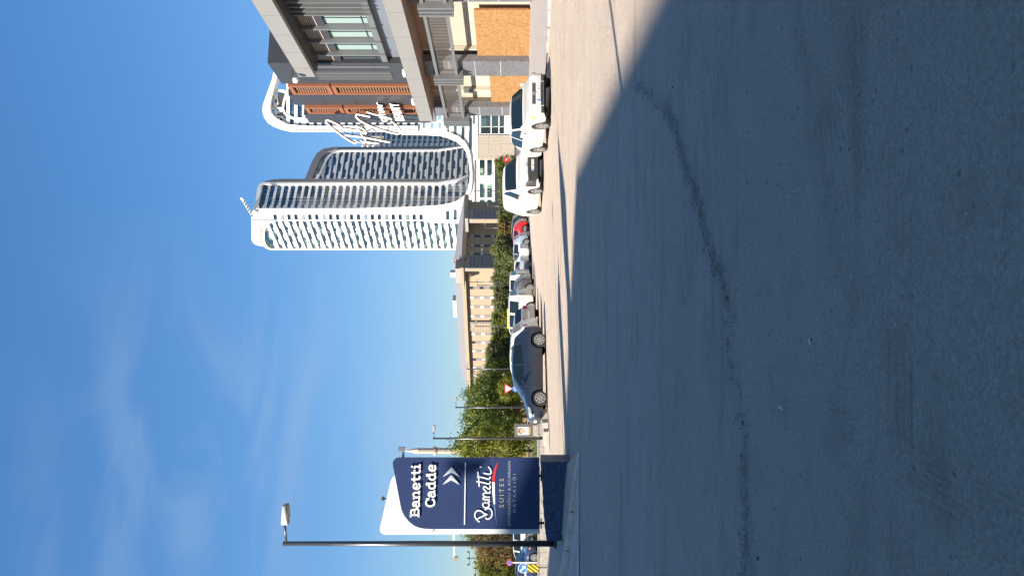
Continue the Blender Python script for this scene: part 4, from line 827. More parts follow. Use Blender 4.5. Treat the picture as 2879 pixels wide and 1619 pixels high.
m = MB(); m.prism(poly_px(PTv, [(1336, 448), (1336, 320), (1343.2, 320), (1343.2, 448)], .2), PTv.N*-2); m.build("coping", M['tw'], tv)
m = MB(); m.prism(poly_px(PTv, [(1343, 378), (1343, 320), (1446, 320), (1446, 378)], -.3), PTv.N*-2); m.build("side_wall", M['tw'], tv)
for (x0, x1) in ((1352, 1378), (1382, 1400), (1404, 1416)): 
    m = MB(); m.prism(poly_px(PTv, [(x0, 325), (x0, 356), (x1, 356), (x1, 325)], -.1), PTv.N*-.15); m.build("window", M['gside'], tv); m = MB(); m.prism(poly_px(PTv, [(x0, 359), (x0, 376), (x1, 376), (x1, 359)], -.1), PTv.N*-.15); m.build("window", M['glass'], tv)

# ------------------------------------------------------------------ tan office building
O1 = Plane(PXL(790, 235), PXL(1098, 264)); tb = thing("office_building", "long tan office building with grey window strips and a hipped grey roof", "building", (-18, 250, 0))
ze = O1.hit(1302, 800)[1]; Lm = O1.hit(1330, 1092)[0]; zgr = -3.0
m = MB(); bx(m, O1, -5.2, Lm, zgr, ze-.2, -16, 0); m.build("wall", M['tan'], tb)
m = MB(); bx(m, O1, -6, Lm+1.2, ze-1.0, ze+.15, -17.5, 1.6); m.build("cornice", M['tan'], tb)
m = MB(); bx(m, O1, -5, Lm, ze-1.7, ze-1.01, -1, .25); m.build("frieze", M['tangrey'], tb)
rz = O1.hit(1281, 820, -6)[1]; a0, a1 = -3, O1.hit(1293, 1030, -6)[0]
rf = MB(); e = [O1.p(-6, ze+.15, 1.4), O1.p(Lm+1, ze+.15, 1.4), O1.p(Lm+1, ze+.15, -17), O1.p(-6, ze+.15, -17)]; r_ = [O1.p(a0, rz, -6), O1.p(a1, rz, -6), O1.p(a1, rz, -10), O1.p(a0, rz, -10)]
for q in ((e[0], e[1], r_[1], r_[0]), (e[2], e[3], r_[3], r_[2]), (r_[0], r_[1], r_[2], r_[3])): rf.quad(*q)
rf.build("roof", M['roof'], tb); rf = MB(); rf.quad(e[1], e[2], r_[2], r_[1]); rf.build("hip", M['redtile'], tb); rf = MB(); rf.quad(e[3], e[0], r_[0], r_[3]); rf.build("hip", M['redtile'], tb)
ub0, ub1 = O1.hit(1290, 845, -8)[0], O1.hit(1290, 892, -8)[0]
m = MB(); bx(m, O1, ub0, ub1, rz-1, rz+1.4, -11, -8); m.build("roof_box", M['blind'], tb)
wins = [809, 836, 862, 888, 938, 962, 986, 1010, 1033, 1055, 1077]
for yw in wins:
    u = O1.hit(1350, yw)[0]
    m = MB(); bx(m, O1, u-.55, u+.55, zgr, ze-1.7, .0, .08); st = m.build("window_strip", M['tangrey'], tb)
    for r in range(4):
        z1 = ze - 1.9 - r*3.25; m = MB(); bx(m, O1, u-.46, u+.46, z1-1.25, z1-.05, .081, .12); m.build("window", M['blind'] if R.random() < .7 else M['glass'], tb)
u0_, u1_ = O1.hit(1350, 903)[0], O1.hit(1350, 925)[0]
m = MB(); bx(m, O1, u0_-.3, u1_+.3, zgr, ze-1.7, 0, .7); m.build("stair_bay", M['tangrey'], tb)
m = MB(); bx(m, O1, u0_+.2, u1_-.2, zgr, ze-2.2, .7, .8)
bay = m.build("lattice_panel", M['tan'], tb)
m = MB()
for i in range(4):
    for j in range(12): u = lerp(u0_+.45, u1_-.9, i/3); z = ze-2.9-j*1.0; bx(m, O1, u, u+.42, z-.3, z, .8, .84)
tag(m.build("lattice_hole", M['tangrey'], bay), kind='stuff')
# shaded wing and its neighbours (faces turned away from the sun)
def wing(u0, u1, w1, zt, nm, m_):
    m = MB(); bx(m, O1, u0, u1, zgr, zt, -3, w1); return m.build(nm, m_, tb)
uL = O1.hit(1350, 757, 8)[0]; wing_w = 9.0
# projecting stair tower: lit front, dark lattice side
z_w = O1.hit(1303, 735, 8)[1]
f0 = Plane(PXL(762, 226), PXL(754, 225.2)); 
def cornerbox(yl, ym, yr, d0, zt, nm, lat=True, zb=zgr):   # front strip yl-ym (lit), side face ym-yr (shaded) going back to the right
    c = Vector((*PXL(ym, d0), 0)); lf = c + O1.U*((yl-ym)/F*d0*1.2); 
    rr = W(0, yr, 1.0); dvec = -O1.N
    # side face runs along -N from c until it is seen at yr
    k = (c.x*rr.y - c.y*rr.x)/(dvec.y*rr.x - dvec.x*rr.y); sd_ = c + dvec*k
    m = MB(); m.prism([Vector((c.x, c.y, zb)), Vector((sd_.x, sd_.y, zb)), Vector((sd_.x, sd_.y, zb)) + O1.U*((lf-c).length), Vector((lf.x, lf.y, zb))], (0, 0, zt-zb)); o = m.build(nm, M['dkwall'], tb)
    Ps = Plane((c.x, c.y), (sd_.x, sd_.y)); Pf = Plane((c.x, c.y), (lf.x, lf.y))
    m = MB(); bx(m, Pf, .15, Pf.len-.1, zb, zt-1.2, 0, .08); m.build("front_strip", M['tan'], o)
    if lat:
        m = MB(); bx(m, Ps, Ps.len*.1, Ps.len*.92, zb+1, zt-1.6, 0, .1); lp = m.build("lattice_panel", M['tangrey'], o); m = MB()
        n = 7
        for i in range(n):
            for j in range(10): u = lerp(Ps.len*.14, Ps.len*.86, i/(n-1)); z = zt-2.2-j*1.25; bx(m, Ps, u-.22, u+.22, z-.45, z, .1, .16)
        tag(m.build("lattice_hole", M['dkwall'], lp), kind='stuff')
    return Ps, Pf, sd_, o
zt2 = H + (1439.5-1304)/F*226
Ps, Pf, sd2, o_ = cornerbox(763, 754, 718, 225, zt2, "stair_wing")
m = MB(); q = Ps; bx(m, q, -.6, q.len+.6, zt2, zt2+.9, -8, .6); m.build("cornice", M['tan'], tb)
m = MB(); bx(m, q, .5, q.len*.8, zt2+.9, zt2+2.6, -6, -.5); m.build("roof_room", M['dkwall'], tb)
m = MB(); bx(m, q, .8, 2.2, zt2+2.6, zt2+4.2, -4, -2.2); m.build("chimney", M['blind'], tb)
# back facade seen between the two wings, its plane turned from the sun to make it shaded
O2 = Plane((sd2.x, sd2.y), (sd2.x + 30*.80, sd2.y + 30*.56)); zt3 = H + (1439.5-1309)/F*245
u2e = O2.hit(1350, 627)[0]
m = MB(); bx(m, O2, -1, u2e+9, zgr, zt3-.3, -14, 0); m.build("rear_wall", M['tan'], tb); m = MB(); bx(m, O2, -2, u2e+11, zt3-1.1, zt3+.2, -15, 1.3); m.build("cornice", M['tan'], tb)
m = MB(); e = [O2.p(-2, zt3+.2, 1.2), O2.p(u2e+11, zt3+.2, 1.2), O2.p(u2e+11, zt3+.2, -14), O2.p(-2, zt3+.2, -14)]; r_ = [O2.p(3, zt3+3.0, -6), O2.p(u2e+3, zt3+2.6, -6)]
m.quad(e[0], e[1], r_[1], r_[0]); m.quad(e[2], e[3], r_[0], r_[1]); m.build("roof", M['roof'], tb); m = MB(); m.tri(e[1], e[2], r_[1]); m.build("hip", M['redtile'], tb); m = MB(); m.tri(e[3], e[0], r_[0]); m.build("hip", M['redtile'], tb)
for yw in (664, 691, 714):
    u = O2.hit(1350, yw)[0]; m = MB(); bx(m, O2, u-.45, u+.45, zgr, zt3-1.9, 0, .08); m.build("window_strip", M['charcoal'], tb)
    for r in range(4): z1 = zt3-2.2-r*3.2; m = MB(); bx(m, O2, u-.36, u+.36, z1-1.1, z1, .081, .12); m.build("window", M['blind'], tb)
zt4 = H + (1439.5-1316)/F*232
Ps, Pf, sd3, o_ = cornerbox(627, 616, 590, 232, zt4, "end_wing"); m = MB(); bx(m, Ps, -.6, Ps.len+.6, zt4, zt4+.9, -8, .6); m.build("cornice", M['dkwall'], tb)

# ------------------------------------------------------------------ minaret and far crane
mn = W(1439, 1266.5, 300); mi = thing("minaret", "slim stone minaret with pointed cap beside the navy sign", "minaret", (mn.x, 300, -2))
zz = lambda x: H + (1439.5-x)/F*300
MB().lathe((mn.x, 300, 0), [(1.35, -2), (1.2, zz(1231)), (1.2, zz(1230))], 12).build("shaft", M['minaret'], mi)
MB().lathe((mn.x, 300, 0), [(1.2, zz(1231)), (1.75, zz(1226)), (1.8, zz(1219)), (1.65, zz(1219)), (1.65, zz(1223))], 12).build("balcony", M['minaret'], mi)
MB().lathe((mn.x, 300, 0), [(1.12, zz(1226)), (1.12, zz(1178)), (1.3, zz(1177.5))], 12).build("upper_shaft", M['minaret'], mi)
MB().lathe((mn.x, 300, 0), [(1.3, zz(1177.5)), (.7, zz(1157)), (.12, zz(1138)), (.05, zz(1133))], 12).build("cap", mat("cap_stone", (.62, .52, .42), .7), mi)
j0, j1 = W(1277, 1500, 480), W(1279, 1566, 480); cr = thing("tower_crane", "distant pale crane jib above the trees left of the lamp post", "crane", (j1.x, 480, -2))
m = MB()
for dz in (0, .9): m.bar(j0 + Vector((0, 0, dz)), j1 + Vector((0, 0, dz)), .25)
for k in range(14): a = j0.lerp(j1, k/14); b = j0.lerp(j1, (k+.5)/14) + Vector((0, 0, .9)); c = j0.lerp(j1, (k+1)/14); m.bar(a, b, .15); m.bar(b, c, .15)
m.build("jib", M['signwhite'], cr); m = MB(); m.box(j1.x-1.6, j1.x+.5, 479, 481, j1.z-2.0, j1.z+.6); m.build("counterweight", M['tan'], cr)
mx_ = W(1439, 1488, 480).x; m = MB(); m.bar((mx_, 480, -2), (mx_, 480, j0.z+4), 1.1); m.build("mast", M['signwhite'], cr)
j = W(1132, 1266, 60)

# ------------------------------------------------------------------ vegetation
def crown_mesh(name, seed, rx, ry, rz_, n, leaf, clumps, m_, shape='round', hole=.0):
    r = random.Random(seed); v = []; f = []
    cl = []
    for i in range(clumps):
        if shape == 'cone':
            h = r.random()**.8; rad = (1-h)*.75+.25; a = r.uniform(0, 6.283); q = rad*math.sqrt(r.uniform(.25, 1)); cl.append((math.cos(a)*q*rx, math.sin(a)*q*ry, (h*2-1)*rz_, r.uniform(.55, 1.0)*(.32 + .2*(1-h))))
        else:
            z = r.uniform(-.9, 1); a = r.uniform(0, 6.283); q = math.sqrt(max(0, 1-z*z))*r.uniform(.45, 1.03)
            if z < -.3: q *= .8
            cl.append((math.cos(a)*q*rx, math.sin(a)*q*ry, z*rz_*r.uniform(.75, 1.05), r.uniform(.18, .42)))
    per = n//clumps
    for (cx, cy, cz, cs) in cl:
        s = cs*min(rx, rz_)
        for k in range(per):
            d = Vector((r.gauss(0, 1), r.gauss(0, 1), r.gauss(0, .75))); d = d.normalized()*min(1.25, abs(r.gauss(.75, .3)))*s
            c = Vector((cx, cy, cz)) + d; nrm = (d.normalized()*1.1 + Vector((r.gauss(0, .6), r.gauss(0, .6), r.gauss(.25, .6)))).normalized()
            if shape == 'cone': nrm = (nrm + Vector((0, 0, .5))).normalized()
            t = nrm.orthogonal().normalized(); b = nrm.cross(t); an = r.uniform(0, 6.283); t, b = t*math.cos(an)+b*math.sin(an), b*math.cos(an)-t*math.sin(an)
            L_ = leaf*r.uniform(.6, 1.4); i = len(v); v += [c - t*L_, c + b*L_*.45, c + t*L_, c - b*L_*.45]; f.append((i, i+1, i+2, i+3))
    me = bpy.data.meshes.new(name); me.from_pydata([tuple(p) for p in v], [], f); me.materials.append(m_); return me
def trunk_mesh(name, h, r0, seed, m_, spread=1.0, nb=5):
    r = random.Random(seed); mb = MB(); mb.tube([(0, 0, 0), (r.uniform(-.05, .05)*h, 0, h*.5), (r.uniform(-.08, .08)*h, r.uniform(-.05, .05)*h, h)], [r0, r0*.7, r0*.25], 7)
    for k in range(nb):
        a = r.uniform(0, 6.283); z = h*r.uniform(.35, .7); mb.tube([(0, 0, z), (math.cos(a)*spread*.5, math.sin(a)*spread*.5, z+h*.18), (math.cos(a)*spread, math.sin(a)*spread, z+h*.4)], [r0*.45, r0*.3, r0*.1], 5)
    me = bpy.data.meshes.new(name); me.from_pydata([tuple(p) for p in mb.v], [], mb.f); me.materials.append(m_); return me
def tree(px, xtop, d, width, cm, tm, lab, grp, ch, cw, name="tree", zb=None, low=.1):
    X, Y = PXL(px, d); zb = ground(X, d) if zb is None else zb; top = H + (1439.5-xtop)/F*d; ht = top - zb
    t = thing(name, lab, "tree" if name != "shrub" else "shrub", (X, Y, zb), grp)
    a = place("trunk", tm, t); a.scale = (ht/6, ht/6, ht*(.8)/6)
    b = place("crown", cm, t, (0, 0, ht*(low + (1-low)/2)), R.uniform(0, 6.28)); b.scale = (width/2/cw, width/2/cw, ht*(1-low)/2/ch)
    return t
cone = [crown_mesh("conifer_crown", 20+i, 1, 1, 1.6, 3400, .085, 60, M['leafc'] if i != 2 else M['leafc2'], 'cone') for i in range(3)] + [crown_mesh("conifer_crown", 31, 1, 1, 1.6, 2600, .09, 50, M['leafr'], 'cone')]
rnd = [crown_mesh("leafy_crown", 40+i, 1, 1, 1, 6000, .05, 70, (M['leafd'], M['leafy'], M['leafr'], M['leafd'])[i]) for i in range(4)]
trk = [trunk_mesh("tree_trunk", 6, .16, 60+i, M['bark'], 1.1) for i in range(2)]
# conifer hedge behind the parked cars, left to right
hedge = [(1022, 1368, 1), (1004, 1374, 0), (988, 1366, 1), (969, 1380, 0), (951, 1392, 2), (933, 1386, 0), (914, 1382, 1), (897, 1391, 2), (880, 1388, 0), (862, 1391, 1), (845, 1387, 0), (829, 1392, 1), (812, 1386, 0), (796, 1390, 1), (780, 1385, 0), (764, 1393, 1), (748, 1398, 0), (733, 1390, 1), (717, 1396, 0), (702, 1388, 2), (688, 1394, 0), (672, 1405, 3), (655, 1404, 2), (640, 1410, 3), (620, 1405, 2), (603, 1402, 0), (586, 1407, 0), (560, 1409, 2), (533, 1411, 2), (505, 1409, 2), (478, 1403, 2), (455, 1396, 2)]
ORD = "1st 2nd 3rd 4th 5th 6th 7th 8th 9th 10th 11th 12th 13th 14th 15th 16th 17th 18th 19th 20th 21st 22nd 23rd 24th 25th 26th 27th 28th 29th 30th 31st 32nd".split()
place_words = {0: "dark conifer", 1: "mid green conifer", 2: "yellow green conifer", 3: "reddish brown conifer"}
for i, (y, xt, k) in enumerate(hedge):
    dd = 80 if y > 700 else lerp(80, 100, (700-y)/250)
    if y > 1080: wherew = ""
    side = ("behind the grey hatchback roof" if y > 940 else "behind the white hatchback" if y > 890 else "above the taxi" if y > 815 else "behind the white people carrier" if y > 760 else "above the silver cars" if y > 690 else "above the red car" if y > 600 else "above the white van roof")
    tree(y, xt - R.uniform(2, 8), dd + R.uniform(-3, 3), R.uniform(2.1, 2.6)*(1.15 if k != 3 else 1), cone[k], trk[0], f"{place_words[k]} {side}, {ORD[i]} of the hedge from its left end", "conifers in the hedge behind the parked cars", 1.6, 1.0, "conifer_tree", low=.02)
# deciduous trees
for (y, xt, d, wd, k, lab) in [(1040, 1362, 78, 3.0, 1, "bushy green tree standing at the left end of the tan building"), (1066, 1342, 76, 3.4, 0, "dark leafy tree between the tan building and the yield sign"), (1100, 1312, 72, 3.8, 0, "tall round tree behind the yield sign"), (1135, 1312, 70, 4.2, 3, "dense tree behind the second street lamp"), (1170, 1308, 72, 4.2, 0, "dark green tree above the bonnet of the grey hatchback"), (1205, 1326, 68, 3.6, 3, "leafy tree behind the advertising light box"), (1240, 1284, 62, 4.2, 0, "pointed tree right behind the nearest slim lamp"), (1268, 1298, 56, 3.6, 1, "yellow green tree against the edge of the navy sign"),
        (1090, 1400, 60, 2.2, 1, "low light green bush beside the yield sign"), (1325, 1330, 70, 4, 0, "tree mostly hidden behind the navy sign")]:
    tree(y, xt, d, wd, rnd[k], trk[1], lab, "leafy trees beside the far road", 1.0, 1.0, low=.06)
for (y, xt, d, wd, k, lab) in [(1503, 1312, 120, 6.5, 0, "green tree between the navy sign and the lamp post"), (1530, 1332, 100, 4.5, 2, "russet tree left of the tall lamp post"), (1552, 1352, 95, 4.2, 2, "autumn brown tree behind the small round sign"), (1575, 1340, 100, 4.8, 1, "yellowing tree above the blue arrow sign"), (1602, 1345, 95, 4.5, 1, "yellow green tree at the far left edge"), (1632, 1352, 95, 5, 1, "tree cut by the left edge of the picture")]:
    tree(y, xt, d, wd, rnd[k], trk[1], lab, "autumn trees at the left", 1.0, 1.0, low=.12)
# flowering red spots, hedges, lawn, fence wall
def gpoly(pts, lift, nm, m_):
    q = [gpt(*p) for p in pts]; mb = MB(); i = len(q); mb.v = [Vector((p.x, p.y, ground(p.x, p.y)+lift)) for p in q]; mb.f = [tuple(range(i))]; return tag(mb.build(nm, m_), kind='structure')
def strip_h(ya, yb, d0, d1, lift, nm, m_):
    mb = MB(); pts = []
    n = 16
    for k in range(n):
        a, b = lerp(ya, yb, k/n), lerp(ya, yb, (k+1)/n)
        q = [((809.5-y)/F*d, d) for y, d in ((a, d0), (b, d0), (b, d1), (a, d1))]; mb.quad(*[Vector((x, y, ground(x, y)+lift)) for x, y in q])
    return tag(mb.build(nm, m_, None, True), kind='structure')
strip_h(1055, 1700, 50, 64, .012, "lawn", M['grass']); strip_h(1055, 1700, 64.2, 74, .012, "footpath", M['pave']); strip_h(1100, 1700, 42, 49.5, .012, "verge", M['earth'])
gm = MB()
for i in range(9000):
    d = R.uniform(50, 63.5); y = R.uniform(1060, 1680); X = (809.5-y)/F*d; z = ground(X, d); a = R.uniform(0, 3.14); h_ = R.uniform(.08, .22); c, s = math.cos(a)*.05, math.sin(a)*.05
    gm.tri((X-c, d-s, z), (X+c, d+s, z), (X + R.uniform(-.05, .05), d, z+h_))
tag(gm.build("grass", M['grass'], None, False, False), "green tufts of grass on the lawn behind the advertising box", "grass", kind='stuff')
fw = thing("brick_fence", "low orange brown wall of blocks behind the lawn", "wall", (-14, 75, -.4))
for k in range(40):
    y0 = 1085 + k*8; a = (809.5-y0)/F*75; b = (809.5-y0-7.6)/F*75; zg = ground(a, 75)
    MB().box(min(a, b), max(a, b), 75, 75.3, zg-.2, zg+.95 + R.uniform(-.03, .03)).build("wall_block", M['plasterwarm'], fw)
MB().box((809.5-1410)/F*75-.1, (809.5-1083)/F*75, 74.95, 75.35, -.3+.96, -.3+1.06).build("coping", M['kerbw'], fw)
# ------------------------------------------------------------------ vehicles
SPEC = dict(
 sedan=dict(L=4.4, W=1.7, rw=.30, fw=.82, bw=3.32, top=[(0, .60), (.04, .68), (.14, .745), (.6, .84), (1.12, .93), (1.75, 1.36), (1.95, 1.405), (2.3, 1.425), (2.9, 1.40), (3.12, 1.35), (3.7, 1.0), (4.2, .97), (4.35, .93), (4.4, .7)], belt=[(0, .60), (.2, .70), (1.1, .88), (3.6, .93), (4.4, .90)], ws=(1.14, 1.74), rg=(3.16, 3.68), sg=[(1.42, 2.36), (2.44, 3.22)], nose=.93),
 hatch=dict(L=3.95, W=1.72, rw=.31, fw=.80, bw=3.3, top=[(0, .58), (.05, .70), (.2, .80), (.95, 1.0), (1.65, 1.41), (1.9, 1.47), (2.4, 1.49), (3.0, 1.45), (3.45, 1.38), (3.8, 1.0), (3.9, .93), (3.95, .65)], belt=[(0, .58), (.2, .74), (1.0, .92), (3.4, 1.02), (3.95, .9)], ws=(1.0, 1.62), rg=(3.47, 3.78), sg=[(1.35, 2.2), (2.27, 3.1)], nose=.84),
 van=dict(L=4.4, W=1.80, rw=.32, fw=.84, bw=3.55, top=[(0, .70), (.05, .88), (.18, 1.0), (.75, 1.14), (1.55, 1.72), (1.8, 1.80), (2.4, 1.83), (3.8, 1.81), (4.22, 1.76), (4.34, 1.2), (4.4, .75)], belt=[(0, .70), (.2, .92), (.9, 1.06), (4.0, 1.10), (4.4, 1.0)], ws=(.80, 1.52), rg=(4.24, 4.32), sg=[(1.3, 1.95)], nose=.93),
 mpv=dict(L=4.4, W=1.80, rw=.32, fw=.84, bw=3.55, top=[(0, .70), (.05, .88), (.18, .98), (.8, 1.1), (1.5, 1.64), (1.8, 1.76), (2.4, 1.80), (3.8, 1.79), (4.22, 1.74), (4.34, 1.2), (4.4, .75)], belt=[(0, .70), (.2, .90), (.9, 1.04), (4.0, 1.10), (4.4, 1.0)], ws=(.85, 1.48), rg=(4.24, 4.32), sg=[(1.25, 2.0), (2.12, 2.95), (3.1, 3.9)], nose=.93),
 suv=dict(L=4.15, W=1.78, rw=.34, fw=.84, bw=3.4, top=[(0, .66), (.05, .82), (.2, .93), (.95, 1.08), (1.6, 1.52), (1.9, 1.60), (2.4, 1.62), (3.3, 1.57), (3.7, 1.5), (4.0, 1.05), (4.1, .98), (4.15, .7)], belt=[(0, .66), (.2, .86), (1.0, 1.0), (3.6, 1.12), (4.15, 1.0)], ws=(1.0, 1.58), rg=(3.72, 3.96), sg=[(1.35, 2.2), (2.28, 3.1)], nose=.86),
)
def wheel_parts(parent, pos, rw, side, kind):
    y = pos[1]; s = side; wm = MB(); prof = [(rw*.62, -.09), (rw*.9, -.105), (rw, -.07), (rw, .07), (rw*.9, .105), (rw*.62, .09)]
    wm.lathe((pos[0], y, pos[2]), prof, 24, 'y'); wo = wm.build("wheel", M['tyre'], parent, False)
    rm = MB(); yo = y + s*.085; rm.lathe((pos[0], yo, pos[2]), [(rw*.70, 0), (rw*.70, s*.012), (rw*.6, s*.014), (rw*.58, -s*.03), (rw*.1, -s*.02)], 24, 'y')
    ns = {'alloy8': 8, 'five': 5, 'ten': 10}.get(kind, 8)
    for k in range(ns):
        a = 2*math.pi*k/ns + .2; c, d = math.cos(a), math.sin(a); p = Vector((pos[0]+c*rw*.08, yo+s*.012, pos[2]+d*rw*.08)); q = Vector((pos[0]+c*rw*.62, yo+s*.012, pos[2]+d*rw*.62))
        rm.bar(p, q, rw*(.17 if ns == 8 else .22 if ns == 5 else .1), .02, up=(0, 1, 0))
    rm.build("rim", M['rim'], wo)
    MB().lathe((pos[0], yo - s*.012, pos[2]), [(rw*.57, 0), (rw*.57, s*.004)], 20, 'y').build("brake_shadow", M['plastic'], wo)
def make_car(kind, name, label, cat, paint, wheels='alloy8', extra=None):
    S = SPEC[kind]; L_, W_ = S['L'], S['W']; t = thing(name, label, cat, (0, 0, 0)); hwmax = W_/2
    st = set([0, .03, .08, .15, .25, .4, L_, L_-.03, L_-.08, L_-.16, L_-.28, L_-.45] + [x for x, z in S['top']])
    ra = S['rw']+.055
    for c in (S['fw'], S['bw']):
        for k in range(13): st.add(c - ra*math.cos(math.pi*k/12))
        st.add(c-ra-.01); st.add(c+ra+.01)
    for a, b in S['sg']: st |= {a, a+.12, b-.10, b}
    st |= {S['ws'][0], S['ws'][1], S['rg'][0], S['rg'][1]}
    st |= {k*L_/30 for k in range(31)}
    st = sorted(st); st = [s for i, s in enumerate(st) if i == 0 or s - st[i-1] > .004]
    nose = S['nose']
    plan = [(0, nose*.80), (.03, nose*.9), (.1, nose*.965), (.3, .97), (.7, 1.0), (L_-.7, 1.0), (L_-.25, .96), (L_-.08, .93), (L_-.02, .88), (L_, .80)]
    def section(s):
        top = interp(S['top'], s); hw = interp(plan, s)*hwmax; be = min(interp(S['belt'], s), top-.02); sill = .20
        ends = min(1, min(s, L_-s)/.25); sill = lerp(.27, .20, ends)
        for c in (S['fw'], S['bw']):
            if abs(s-c) < ra: sill = max(sill, S['rw'] + math.sqrt(max(0, ra*ra-(s-c)**2)))
        gh = top - be
        r = [(.93*hw, sill), (.985*hw, max(.34, sill+.01)), (1.0*hw, max(.55, sill+.025)), (.99*hw, max(be-.13, sill+.04)), (.955*hw, be)]
        if gh > .16:
            k = min(1, (gh-.16)/.2); yr = .955*hw - gh*.40; yb = .935*hw
            r += [(yb, be+.03), (lerp(yb, yr+.035, 1.0), top-.075), (yr-.02, top-.03), (yr*.62, top-.008), (0, top)]
        else:
            r += [(.90*hw, lerp(be, top, .45)), (.84*hw, lerp(be, top, .7)), (.76*hw, lerp(be, top, .85)), (.5*hw, lerp(be, top, .96)), (0, top)]
        return r
    sec = [section(s) for s in st]; nr = 10
    groups = {}
    def addf(g, f): groups.setdefault(g, []).append(f)
    V = {}
    for i, s in enumerate(st):
        for j, (y, z) in enumerate(sec[i]):
            for sg in (1, -1): V[(i, j, sg)] = Vector((L_/2 - s, y*sg, z))
    for i in range(len(st)-1):
        s0, s1 = st[i], st[i+1]; mid = (s0+s1)/2
        for j in range(nr-1):
            for sg in (1, -1):
                g = 'body'; inws = S['ws'][0]+.02 < mid < S['ws'][1]; inrg = S['rg'][0] < mid < S['rg'][1]
                if j >= 7 and inws: g = 'windscreen'
                elif j >= 7 and inrg: g = 'rear_window'
                elif j == 5:
                    for q, (a, b) in enumerate(S['sg']):
                        if a < mid < b: g = ('side_window', q, sg)
                elif extra and extra.get('cladding') and j == 0 : g = 'sill_trim'
                if kind == 'van' and j in (1, 2, 3) and s1 < .30: g = 'front_bumper'
                addf(g, [(i, j, sg), (i+1, j, sg), (i+1, j+1, sg), (i, j+1, sg)])
    for i in (0, len(st)-1):
        addf('front_bumper' if (kind == 'van' and i == 0) else 'body', [(i, j, 1) for j in range(nr)] + [(i, j, -1) for j in range(nr-2, -1, -1)])
    out_ = {}
    for g, fs in groups.items():
        keys = sorted({k for f in fs for k in f}); idx = {k: n for n, k in enumerate(keys)}; mb = MB()
        mb.v = [V[k] for k in keys]; mb.f = []
        for f in fs:
            ff = []; 
            for k in f:
                if idx[k] not in ff: ff.append(idx[k])
            if len(ff) > 2: mb.f.append(tuple(ff))
        nm = g if isinstance(g, str) else g[0]
        m_ = paint if nm == 'body' else M['plastic'] if nm in ('front_bumper', 'sill_trim') else M['carglass']
        import bmesh
        o = mb.build(nm, m_, t, True); bm = bmesh.new(); bm.from_mesh(o.data); bmesh.ops.remove_doubles(bm, verts=bm.verts, dist=.001); bmesh.ops.recalc_face_normals(bm, faces=bm.faces); bm.to_mesh(o.data); bm.free()
        o.data.set_sharp_from_angle(angle=math.radians(32)) if hasattr(o.data, 'set_sharp_from_angle') else None
        out_[nm] = o
    X0 = L_/2
    ub = MB(); ub.box(-X0+.15, X0-.15, -hwmax*.80, hwmax*.80, .19, .62); ub.build("underbody", M['well'], t)
    rw = S['rw']
    for c in (S['fw'], S['bw']):
        for sg in (1, -1): wheel_parts(t, (X0-c, sg*(hwmax-.125), rw), rw, sg, wheels)
    # rubber window surrounds, door lines, handles, mirrors
    def sidepoint(s, tz, off=.006):
        r = section(s); zt = tz
        for (y0, z0), (y1, z1) in zip(r, r[1:]):
            if z0 <= zt <= z1: return (X0-s, lerp(y0, y1, (zt-z0)/(z1-z0) if z1 > z0 else 0)+off, zt)
        return (X0-s, r[-1][0], zt)
    for sg in (1, -1):
        edges = [S['sg'][0][0]-.05] + [q[1]+.04 for q in S['sg'][:2]]
        for s in edges:
            dl = MB(); pr = None
            for k in range(6):
                z = lerp(.36, interp(S['belt'], s)-.01, k/5); p = sidepoint(s, z, .002); p = Vector((p[0], p[1]*sg, p[2]))
                if pr: dl.bar(pr, p, .012)
                pr = p
            dl.build("door_seam", M['plastic'], t)
        for a, b in S['sg'][:2]:
            p = sidepoint(b-.12, interp(S['belt'], b)-.13, .012); MB().box(p[0]-.07, p[0]+.07, min(p[1]*sg-.012, p[1]*sg+.012), max(p[1]*sg-.012, p[1]*sg+.012), p[2]-.012, p[2]+.012).build("door_handle", paint if kind != 'van' else M['plastic'], t)
        p = sidepoint(S['sg'][0][0]+.12, interp(S['belt'], 1.4)+.06, 0); mm = MB(); y = p[1]*sg
        mm.hexa([(p[0]-.02, y, p[2]-.05), (p[0]+.08, y, p[2]-.05), (p[0]+.08, y+sg*.2, p[2]-.04), (p[0]-.02, y+sg*.2, p[2]-.04), (p[0]-.02, y, p[2]+.05), (p[0]+.06, y, p[2]+.05), (p[0]+.06, y+sg*.18, p[2]+.09), (p[0]-.02, y+sg*.18, p[2]+.09)]); mm.build("wing_mirror", M['plastic'] if kind in ('van',) else paint, t)
